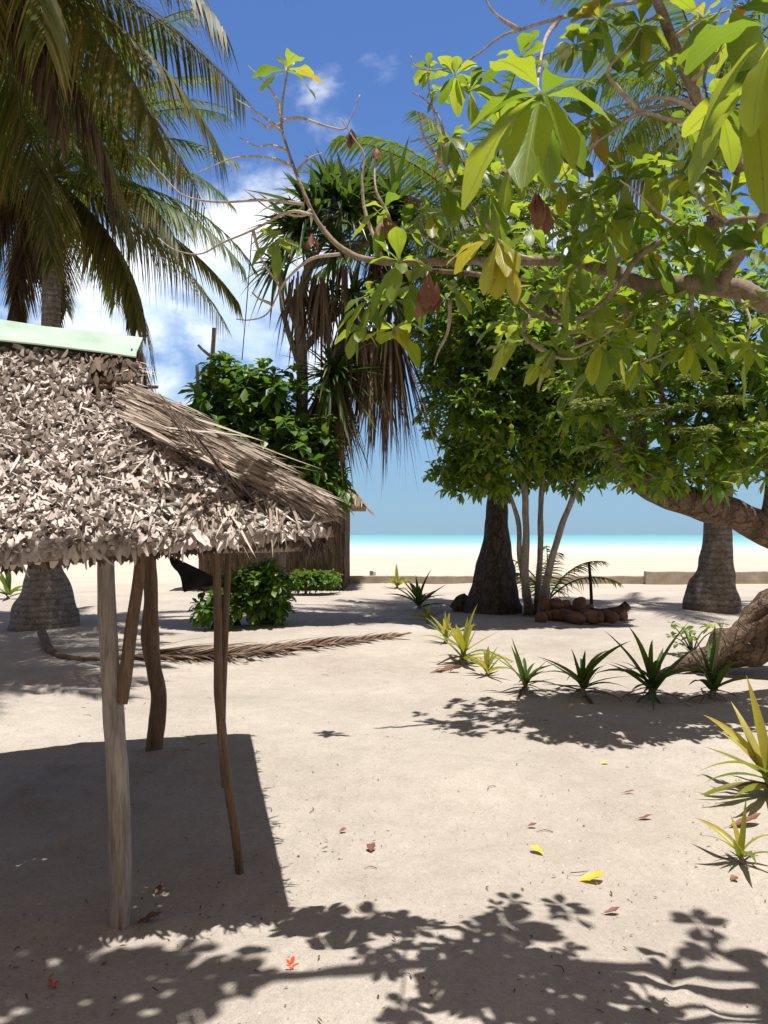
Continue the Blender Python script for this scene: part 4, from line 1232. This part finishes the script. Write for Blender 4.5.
    # the overhead leaves out of frame
    for k in range(112):
        a = random.random()
        if a < .80:
            p = Vector((random.uniform(-2.1, 0.0), random.uniform(2.22, 2.80), random.uniform(4.4, 4.9)))
        elif a < .88:
            p = Vector((random.uniform(0.6, 2.0), random.uniform(2.4, 3.2), random.uniform(3.9, 4.8)))
        else:
            p = Vector((random.uniform(.7, 2.0), random.uniform(1.5, 2.4), random.uniform(4.2, 4.9)))
        items.append((p, down(), random.randint(6, 9), random.uniform(.15, .21), 35, 110))
    rosettes(g, items, K=8, cols=5, wl=.47, fold=.28, wave=.012, droop=(.15, .7))
    g.build('crown', M['near_leaf'], root)
    # drooping yellow cluster, dead brown leaves, a fruit
    y = MB()
    rosettes(y, [(at(497, 240, 2.25), (0.1, -.1, -.8), 10, .145, 8, 48), (at(490, 238, 2.3), (-.8, 0, -.5), 2, .13, 10, 40)], K=8, cols=5, wl=.46, fold=.3, wave=.015, droop=(.1, .3))
    y.build('yellow_leaves', M['yellow_leaf'], root)
    d = MB()
    rosettes(d, [(at(430, 270, 3.0), (0, 0, -1), 6, .17, 3, 18), (at(351, 128, 3.4), (.1, 0, -1), 4, .065, 5, 25), (at(376, 145, 3.3), (.1, 0, -1), 4, .06, 5, 40), (at(386, 218, 3.2), (.1, 0, -1), 6, .08, 5, 50), (at(410, 195, 3.2), (.1, 0, -1), 5, .06, 5, 60),
                 (at(537, 190, 2.6), (0, 0, -1), 5, .12, 3, 18), (at(312, 232, 3.3), (0, 0, -1), 4, .06, 5, 40)], K=7, cols=3, wl=.4, fold=.9, wave=.05, droop=(0, .1))
    d.build('dead_leaves', M['litter_brown'], root)
    for px, py, Y, L in ((704, 238, 2.6, .07), (655, 252, 2.7, .06), (612, 143, 2.5, .05), (737, 2, 2.3, .07)):
        o = MB()
        rosettes(o, [(at(px, py, Y), (.1, -.5, -.8), 1, L, 5, 20)], K=6, cols=5, wl=.6, fold=.3)
        tag(o.build('withered_leaf', M['orange_leaf'], root), 'withered orange leaf')
    f = MB()
    c = at(563, 51, 2.5)
    f.tube([c + Vector((-.026, 0, .004)), c + Vector((-.015, 0, .002)), c, c + Vector((.016, 0, -.002)), c + Vector((.027, 0, -.004))], [.006, .021, .026, .02, .004], 12, sub=3)
    f.build('fruit', M['fruit'], root)


near_tree()


# ------------------------------------------------------------------ hut behind
def back_hut():
    b = at(290, 591, 24.0)
    b.z = 0
    root = thing('thatched_hut', tuple(b), 'closed hut with brown thatch walls half hidden behind the tall glossy bush', 'hut')
    x1 = at(344, 560, 24).x
    x0 = x1 - 4.2
    y0, y1 = 24.0, 27.5
    zt = 2.75
    m = MB()
    m.box(((x0 + x1) / 2, (y0 + y1) / 2, zt / 2), ((x1 - x0) / 2, 0, 0), (0, (y1 - y0) / 2, 0), (0, 0, zt / 2), 1)
    n = 2600
    P = np.stack([rng.uniform(x0, x1, n), np.full(n, y0 - .02), rng.uniform(.25, zt, n)], 1)
    m.straps(P, np.stack([rng.normal(0, .06, n), np.full(n, -.05), -np.ones(n)], 1), rng.uniform(.25, .6, n), rng.uniform(.03, .07, n), 0, .03, 3, 3, p_strip, .4, S=(1, 0, 0))
    n = 900
    P = np.stack([np.full(n, x1 + .02), rng.uniform(y0, y1, n), rng.uniform(.25, zt, n)], 1)
    m.straps(P, np.stack([np.full(n, .05), rng.normal(0, .06, n), -np.ones(n)], 1), rng.uniform(.25, .6, n), rng.uniform(.03, .07, n), 0, .03, 3, 3, p_strip, .4, S=(0, 1, 0))
    m.build('wall', [M['thatch_dark'], M['thatch_core']], root)
    m = MB()
    e = .55
    zr_ = 4.6
    A, B_, C, D_ = (x0 - e, y0 - e, 2.5), (x1 + e, y0 - e, 2.5), (x1 + e, y1 + e, 2.5), (x0 - e, y1 + e, 2.5)
    r0, r1 = (x0 + 1, (y0 + y1) / 2, zr_), (x1 - 1.2, (y0 + y1) / 2, zr_)
    Vv = [A, B_, C, D_, r0, r1]
    low = [(x, y, z - .12) for x, y, z in Vv]
    m.add(Vv + low, [[(0, 1, 5, 4), (2, 3, 4, 5), (6, 10, 11, 7), (8, 11, 10, 9), (0, 6, 7, 1), (1, 7, 8, 2), (2, 8, 9, 3), (3, 9, 6, 0)], [(1, 2, 5), (3, 0, 4), (7, 11, 8), (9, 10, 6)]], None, 1)
    n = 2600
    t, s_ = rng.random(n), rng.random(n)
    P = np.array(A) * ((1 - t) * (1 - s_))[:, None] + np.array(B_) * (t * (1 - s_))[:, None] + np.array(r0) * ((1 - t) * s_)[:, None] + np.array(r1) * (t * s_)[:, None]
    m.straps(P + UP * .02, np.stack([rng.normal(0, .15, n), np.full(n, -1), np.full(n, -.75)], 1), rng.uniform(.2, .5, n), rng.uniform(.03, .08, n), 0, rng.uniform(-.1, .1, n), 3, 3, p_strip, .4, S=(1, 0, 0))
    t, s_ = rng.random(n), rng.random(n)
    P = np.array(B_) * ((1 - t) * (1 - s_))[:, None] + np.array(C) * (t * (1 - s_))[:, None] + np.array(r1) * s_[:, None]
    m.straps(P + UP * .02, np.stack([np.full(n, 1), rng.normal(0, .15, n), np.full(n, -.95)], 1), rng.uniform(.2, .5, n), rng.uniform(.03, .08, n), 0.1, rng.uniform(-.1, .1, n), 3, 3, p_strip, .4, S=(0, 1, 0))
    m.build('roof', [M['thatch_brown'], M['thatch_core']], root)


back_hut()
b = floor(318, 593)
root = thing('low_shrub', tuple(b), 'low bright green shrubs in a strip along the foot of the hut wall', 'shrub')
g, m = MB(), MB()
pts = blob_points([(300, 580, 14, 9, 22.6, .4), (318, 580, 14, 10, 22.6, .4), (336, 578, 13, 9, 22.6, .4)], 600)
for k in range(6):
    q = pts[k * 5 % len(pts)][0]
    m.tube([(q.x, q.y, 0), q.lerp(Vector((q.x, q.y, 0)), .4) + Vector((.04, 0, 0)), q], [.02, .015, .006], 5, sub=2)
m.build('stem', M['bark_dark'], root)
rosettes(g, [(p, a, 7, .17, 30, 110) for p, a in pts], K=3, cols=3, wl=.5)
g.build('foliage', M['back_leaf'], root)


# ------------------------------------------------------------------ young strap leaved plants
def spider(px, py, h_px, n, label, mat='spider', spread=(8, 74), w=.085, lean=(0, 0, 1), group='young strap leaved plants on the sand', stem=.10):
    b = on_floor(px, py)
    L = h_px / F * b.y
    root = thing('strap_plant', tuple(b), label, 'plant', group)
    m = MB()
    top = b + Vector((0, 0, L * stem))
    m.tube([b - Vector((0, 0, .02)), b.lerp(top, .5), top], [L * .07, L * .055, L * .03], 8, .2, sub=3)
    m.build('stem', M['bark_slim'], root)
    g = MB()
    rosettes(g, [(top, lean, n + 3, L * .98, spread[0], spread[1])], K=7, cols=3, prof=p_spear, wl=w, fold=.6, droop=(.02, .45))
    g.build('foliage', M[mat], root)
    if h_px > 50:
        dl = MB()
        rosettes(dl, [(b + Vector((0, 0, L * .06)), (0, 0, 1), 7, L * .6, 80, 105)], K=6, cols=3, prof=p_spear, wl=w * .8, fold=.9, droop=(.1, .3), wave=.03)
        dl.build('dead_leaves', M['frond_dry'], root)


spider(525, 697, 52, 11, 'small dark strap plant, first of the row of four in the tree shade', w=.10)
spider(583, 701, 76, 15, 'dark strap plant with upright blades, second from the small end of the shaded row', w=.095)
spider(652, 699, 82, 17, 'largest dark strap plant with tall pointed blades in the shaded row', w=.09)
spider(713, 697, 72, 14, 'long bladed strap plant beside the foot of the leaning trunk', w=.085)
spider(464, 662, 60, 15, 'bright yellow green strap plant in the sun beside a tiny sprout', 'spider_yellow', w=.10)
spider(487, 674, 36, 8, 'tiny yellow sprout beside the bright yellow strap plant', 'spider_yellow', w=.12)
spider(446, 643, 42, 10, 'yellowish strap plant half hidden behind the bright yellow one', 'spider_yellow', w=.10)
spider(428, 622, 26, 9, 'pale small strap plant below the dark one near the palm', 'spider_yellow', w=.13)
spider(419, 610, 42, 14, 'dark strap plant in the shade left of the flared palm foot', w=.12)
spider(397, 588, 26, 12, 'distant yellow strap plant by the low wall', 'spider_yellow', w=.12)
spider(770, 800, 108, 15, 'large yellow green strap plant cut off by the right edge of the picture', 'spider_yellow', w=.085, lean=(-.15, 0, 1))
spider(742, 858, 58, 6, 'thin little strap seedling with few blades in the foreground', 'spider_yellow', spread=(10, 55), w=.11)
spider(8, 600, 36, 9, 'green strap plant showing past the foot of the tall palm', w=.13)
# palm seedling behind the slim stems
b = on_floor(548, 604)
root = thing('palm_seedling', tuple(b), 'young coconut seedling with arching leaves behind the slim stems', 'palm')
m = MB()
for a, e in ((0.3, 60), (2.6, 65), (1.4, 75), (-.6, 45), (3.8, 50), (-1.6, 70)):
    frond(m, b + Vector((0, 0, .1)), a, R(e), 1.9, R(75), 22, .5, .3)
m.build('foliage', [M['palm'], M['palm']], root)
m = MB()
m.tube([b - Vector((0, 0, .02)), b + Vector((0, 0, .2)), b + Vector((0, 0, .45))], [.09, .07, .04], 8, .1, sub=2)
m.build('stem', M['bark_slim'], root)
# small leafy weed at the foot of the leaning trunk
b = on_floor(690, 655)
root = thing('weed', tuple(b), 'small round leaved weed growing against the leaning trunk', 'weed')
m, g = MB(), MB()
pts = []
for k in range(9):
    q = b + Vector((random.uniform(-.35, .3), random.uniform(-.3, -.05), random.uniform(.12, .42)))
    m.tube([b + Vector((0, -.1, 0)), b.lerp(q, .5) + Vector((0, 0, .05)), q], [.012, .008, .004], 5, sub=3)
    pts.append((q, (random.uniform(-.4, .4), -.4, 1), 7, .12, 30, 100))
m.build('stem', M['bark_dark'], root)
rosettes(g, pts, K=3, cols=3, wl=.6)
g.build('foliage', M['mid_leaf'], root)


# ------------------------------------------------------------------ walls, markers, stakes
def wall(px0, px1, pyb, pyt, label, depth=.22):
    a, c = floor(px0, pyb), floor(px1, pyb)
    h = at(px0, pyt, a.y).z
    m = MB()
    n = 40
    top = [[], [], [], []]
    for i in range(n + 1):
        x = a.x + (c.x - a.x) * i / n
        z = h + random.uniform(-.012, .012)
        for k, (yy, zz) in enumerate(((a.y, -.1), (a.y, z - .015), (a.y + .02, z), (a.y + depth, z))):
            top[k].append((x, yy + random.uniform(-.006, .006), zz))
    back = [(x, y, -.1) for x, y, z in top[3]]
    V = sum(top, []) + back
    f = [(k * (n + 1) + i, k * (n + 1) + i + 1, (k + 1) * (n + 1) + i + 1, (k + 1) * (n + 1) + i) for k in range(4) for i in range(n)]
    ends = [tuple(k * (n + 1) for k in range(5)), tuple(k * (n + 1) + n for k in range(4, -1, -1))]
    m.add(V, [f])
    m.add(V, [ends])
    o = m.build('low_wall', M['concrete'], smooth=False)
    tag(o, label, 'wall')


wall(300, 652, 583.5, 576, 'low weathered concrete kerb wall running between the yard and the beach')
wall(646, 980, 583.8, 571.5, 'slightly higher concrete wall section behind the right palm')
b = floor(373, 582)
root = thing('marker_post', tuple(b), 'small grey and white marker block standing at the end of the low wall', 'marker')
m = MB()
m.box((b.x - .05, b.y - .3, .19), (.06, 0, 0), (0, .06, 0), (0, 0, .20))
m.build('post', M['marker'], root, smooth=False)
m = MB()
m.box((b.x + .055, b.y - .3, .18), (.044, 0, 0), (0, .05, 0), (0, 0, .18))
m.build('panel', M['marker_white'], root, smooth=False)
b = on_floor(592, 614)
m = MB()
m.tube([b - Vector((0, 0, .1)), at(591, 590, b.y), at(589, 562, b.y)], [.035, .033, .028], 8, .1, sub=4)
tag(m.build('stake', M['stake']), 'thin dark stake standing upright in the husk heap', 'stake')


# coconut husks
def husk_mesh():
    m = MB()
    n, s = 9, 14
    V = []
    for i in range(n + 1):
        th = math.pi * i / n
        for k in range(s):
            a = 2 * math.pi * k / s
            r = math.sin(th) * (1 + .10 * math.cos(3 * a)) * (1 + .08 * noise.noise(Vector((math.cos(a) * 2, math.sin(a) * 2, th * 2))))
            V.append((.115 * r * math.cos(a), .115 * r * math.sin(a), .15 * math.cos(th) + .02 * (1 - math.sin(th)) * (1 if i < n / 2 else 0)))
    f = [(i * s + k, i * s + (k + 1) % s, (i + 1) * s + (k + 1) % s, (i + 1) * s + k) for i in range(n) for k in range(s)]
    m.add(V, [f])
    return m


hk = husk_mesh().build('coconut_husk', M['husk'])
first = True
spots = []
for i, px in enumerate(np.linspace(541, 606, 10)):
    spots.append((px, 622 + random.uniform(-1.2, 2.0), .1))
for i, px in enumerate(np.linspace(538, 590, 7)):
    spots.append((px, 615 + random.uniform(-1, 1), .12))
for i, px in enumerate((545, 556, 566, 580)):
    spots.append((px, 619, .28))
for i, (px, py, z) in enumerate(spots):
    o = hk if i == 0 else hk.copy()
    if i:
        col.objects.link(o)
    p = floor(px, py)
    o.location = (p.x, p.y, z)
    o.rotation_euler = (random.uniform(.6, 2.2), random.uniform(-.5, .5), random.uniform(0, 6))
    sc = random.uniform(.8, 1.15)
    o.scale = (sc, sc, sc * random.uniform(.9, 1.15))
    tag(o, 'brown coconut husk lying in the heap at the foot of the slim stemmed tree', 'coconut husk', 'coconut husks in the heap')
for i, (px, py, lab) in enumerate(((612, 623, 'pale coconut husk at the end of the heap below the log'), (622, 621, 'reddish coconut husk outermost in the heap beside the log tip'))):
    o = hk.copy()
    col.objects.link(o)
    p = floor(px, py)
    o.location = (p.x, p.y, .1)
    o.rotation_euler = (1.5, .2, i * 2.0 + .5)
    tag(o, lab, 'coconut husk', 'coconut husks in the heap')
m = MB()
Yh = floor(600, 618).y
m.tube([at(590, 612, Yh), at(604, 614, Yh), at(618, 612, Yh), at(628, 605, Yh)], [.10, .11, .10, .09], 10, .3, sub=6)
tag(m.build('log', M['bark_dark']), 'short dark log with an upturned end on the husk heap', 'log')
m = MB()
c = on_floor(463, 611)
m.tube([c - Vector((.12, 0, .02)), c + Vector((.0, 0, .15)), c + Vector((.12, 0, .25))], [.2, .2, .14], 9, .3, sub=4)
tag(m.build('stump', M['bark_dark']), 'dark stump leaning against the left side of the flared palm foot', 'stump')

# ------------------------------------------------------------------ fallen frond
m = MB()
Yf = floor(200, 652).y
st = [on_floor(42, 643) + Vector((0, 0, .12)), on_floor(52, 655) + Vector((0, 0, .02)), on_floor(80, 661) + Vector((0, 0, .02)), on_floor(130, 660) + Vector((0, 0, .03)), on_floor(220, 656) + Vector((0, 0, .05)), on_floor(310, 649) + Vector((0, 0, .04)), on_floor(392, 641) + Vector((0, 0, .02))]
m.tube(st, [.07, .055, .04, .03, .025, .016, .005], 8, .1, sub=5, mat=1)
P, D, L_ = [], [], []
for k in range(300):
    t = random.random()
    f = 3 + t * 2.98
    i = min(int(f), 5)
    q = st[i].lerp(st[i + 1], f - i)
    sg = 1 if random.random() < .75 else -1
    d = (st[i + 1] - st[i]).normalized()
    P.append(tuple(q))
    D.append(tuple(d * random.uniform(.5, 1.1) + Vector((0, sg * 1.0, random.uniform(.02, .22)))))
    L_.append(random.uniform(1.1, 1.9) * (1 - .55 * t) * (1 if sg > 0 else .4))
m.straps(P, D, np.array(L_), .035, .12, 0, 5, 3, p_spear, .5)
tag(m.build('fallen_frond', [M['frond_dry'], M['post_brown']]), 'dry brown palm frond with a curved stalk lying on the sand behind the shelter', 'palm frond')


# ------------------------------------------------------------------ litter on the sand
def flat_leaf(px, py, len_px, ang, mat, label, group=None, wl=.5, cat='leaf', name='fallen_leaf'):
    b = on_floor(px, py)
    L = len_px / F * b.y
    m = MB()
    d = Vector((math.cos(ang), math.sin(ang), .05))
    m.straps([tuple(b - d * L / 2 + Vector((0, 0, .012)))], [tuple(d)], L, L * wl, -.05, .12, 8, 5, p_leaf, .45, wave=.02)
    c = b + d * L * -.5 + Vector((0, 0, .012))
    m.tube([c, c - d * L * .15], [.0015, .001], 4, sub=1)
    tag(m.build(name, M[mat]), label, cat, group)


flat_leaf(591, 873, 28, .15, 'litter_yellow', 'bright yellow fallen leaf, the wide one lying flat on the foreground sand')
flat_leaf(537, 852, 17, 2.2, 'litter_yellow', 'curled yellow fallen leaf just above the big flat yellow one')
flat_leaf(605, 761, 9, .4, 'litter_yellow', 'little yellow fallen leaf out on the middle of the bright sand')
flat_leaf(371, 850, 13, 1.6, 'litter_brown', 'reddish brown dry leaf beside the row of tiny crumbs, nearest to the shelter shadow', wl=.7)
flat_leaf(343, 832, 8, .8, 'litter_brown', 'small dark brown dry leaf a step behind the reddish one', wl=.7)
flat_leaf(532, 830, 10, .1, 'litter_brown', 'small rounded brown leaf behind the curled yellow leaf', wl=.6)
flat_leaf(645, 823, 16, .1, 'litter_brown', 'narrow tan leaf lying on the open sand', wl=.3)
flat_leaf(629, 797, 12, .0, 'litter_brown', 'thin brown leaf sliver lying behind the tan one', wl=.3)
flat_leaf(734, 872, 9, .6, 'litter_brown', 'chunky brown leaf scrap beside the foreground seedling', wl=.9)
flat_leaf(612, 905, 18, .2, 'litter_brown', 'brown leaf at the edge of the leafy foreground shadow', wl=.4)
flat_leaf(325, 848, 7, .3, 'litter_brown', 'tiny dark leaf crumb between the two brown leaves and the shelter shadow', wl=.5)
flat_leaf(745, 825, 40, .3, 'litter_brown', 'long dry brown leaf under the seedling blades', wl=.25)
flat_leaf(150, 914, 26, .5, 'litter_brown', 'dark dry leaf in the shelter shade beside the thick post foot', wl=.4)
flat_leaf(160, 885, 16, 1.2, 'litter_brown', 'folded dark leaf in the shelter shade between the posts', wl=.5)
flat_leaf(246, 660, 7, .3, 'litter_brown', 'small tan leaf scrap in the sun past the fallen frond', wl=.7)
flat_leaf(445, 672, 34, .1, 'litter_brown', 'dry brown leaf trash under the bright yellow strap plant', wl=.4)
flat_leaf(398, 642, 30, .0, 'litter_brown', 'curled brown leaf sheath at the tip of the fallen frond', wl=.3)


def blossom(px, py, size, label):
    b = on_floor(px, py)
    m = MB()
    L = size / F * b.y
    rosettes(m, [(b + Vector((0, 0, .008)), (.2, -.3, 1), 5, L * .6, 55, 85)], K=4, cols=3, prof=p_leaf, wl=.55, droop=(-.1, .1))
    m.tube([b, b + Vector((L * .3, 0, .012))], [.002, .0015], 5, sub=1)
    tag(m.build('fallen_blossom', M['blossom']), label, 'flower')


blossom(291, 971, 13, 'orange red fallen blossom on the sunlit sand in the foreground')
blossom(53, 980, 12, 'red fallen blossom lying in the shade at the bottom left')

# crumbs of dry leaf everywhere
m = MB()
n = 1700
yy = 2.5 + 9 * rng.random(n) ** 1.6
xx = rng.uniform(-.55, .6, n) * (yy + 1)
for px, py, sp in ((120, 930, .25), (200, 890, .35), (583, 706, .5), (655, 706, .5), (470, 668, .4), (745, 865, .2), (765, 815, .3), (430, 650, .6), (300, 840, .3), (640, 900, .3), (330, 660, .7), (520, 640, .8)):
    q = floor(px, py)
    xx = np.concatenate([xx, rng.normal(q.x, sp, 45)])
    yy = np.concatenate([yy, rng.normal(q.y, sp, 45)])
n = len(xx)
P = np.array([(x, y, gz(x, y) + .004) for x, y in zip(xx, yy)])
a = rng.uniform(0, 6.28, n)
m.straps(P, np.stack([np.cos(a), np.sin(a), rng.uniform(0, .3, n)], 1), rng.uniform(.006, .045, n) * rng.uniform(.3, 1, n) ** 2, rng.uniform(.003, .010, n), .1, rng.uniform(-.3, .5, n), 3, 3, p_leaf, .6)
tag(m.build('leaf_litter', M['litter']), kind='stuff', label='crumbs of dry leaf and twig strewn over the sand', cat='litter')
m = MB()
for k in range(60):
    y = random.uniform(2.8, 12)
    x = random.uniform(-.45, .5) * y
    a = random.uniform(0, 6.28)
    L = random.uniform(.03, .10)
    z = gz(x, y) + .006
    m.tube([(x, y, z), (x + math.cos(a) * L * .5, y + math.sin(a) * L * .5, z + .006), (x + math.cos(a + .4) * L, y + math.sin(a + .4) * L, z)], [.002, .002, .001], 5, sub=2)
tag(m.build('twig_litter', M['bark_dark']), kind='stuff', label='broken bits of twig lying about on the sand', cat='litter')
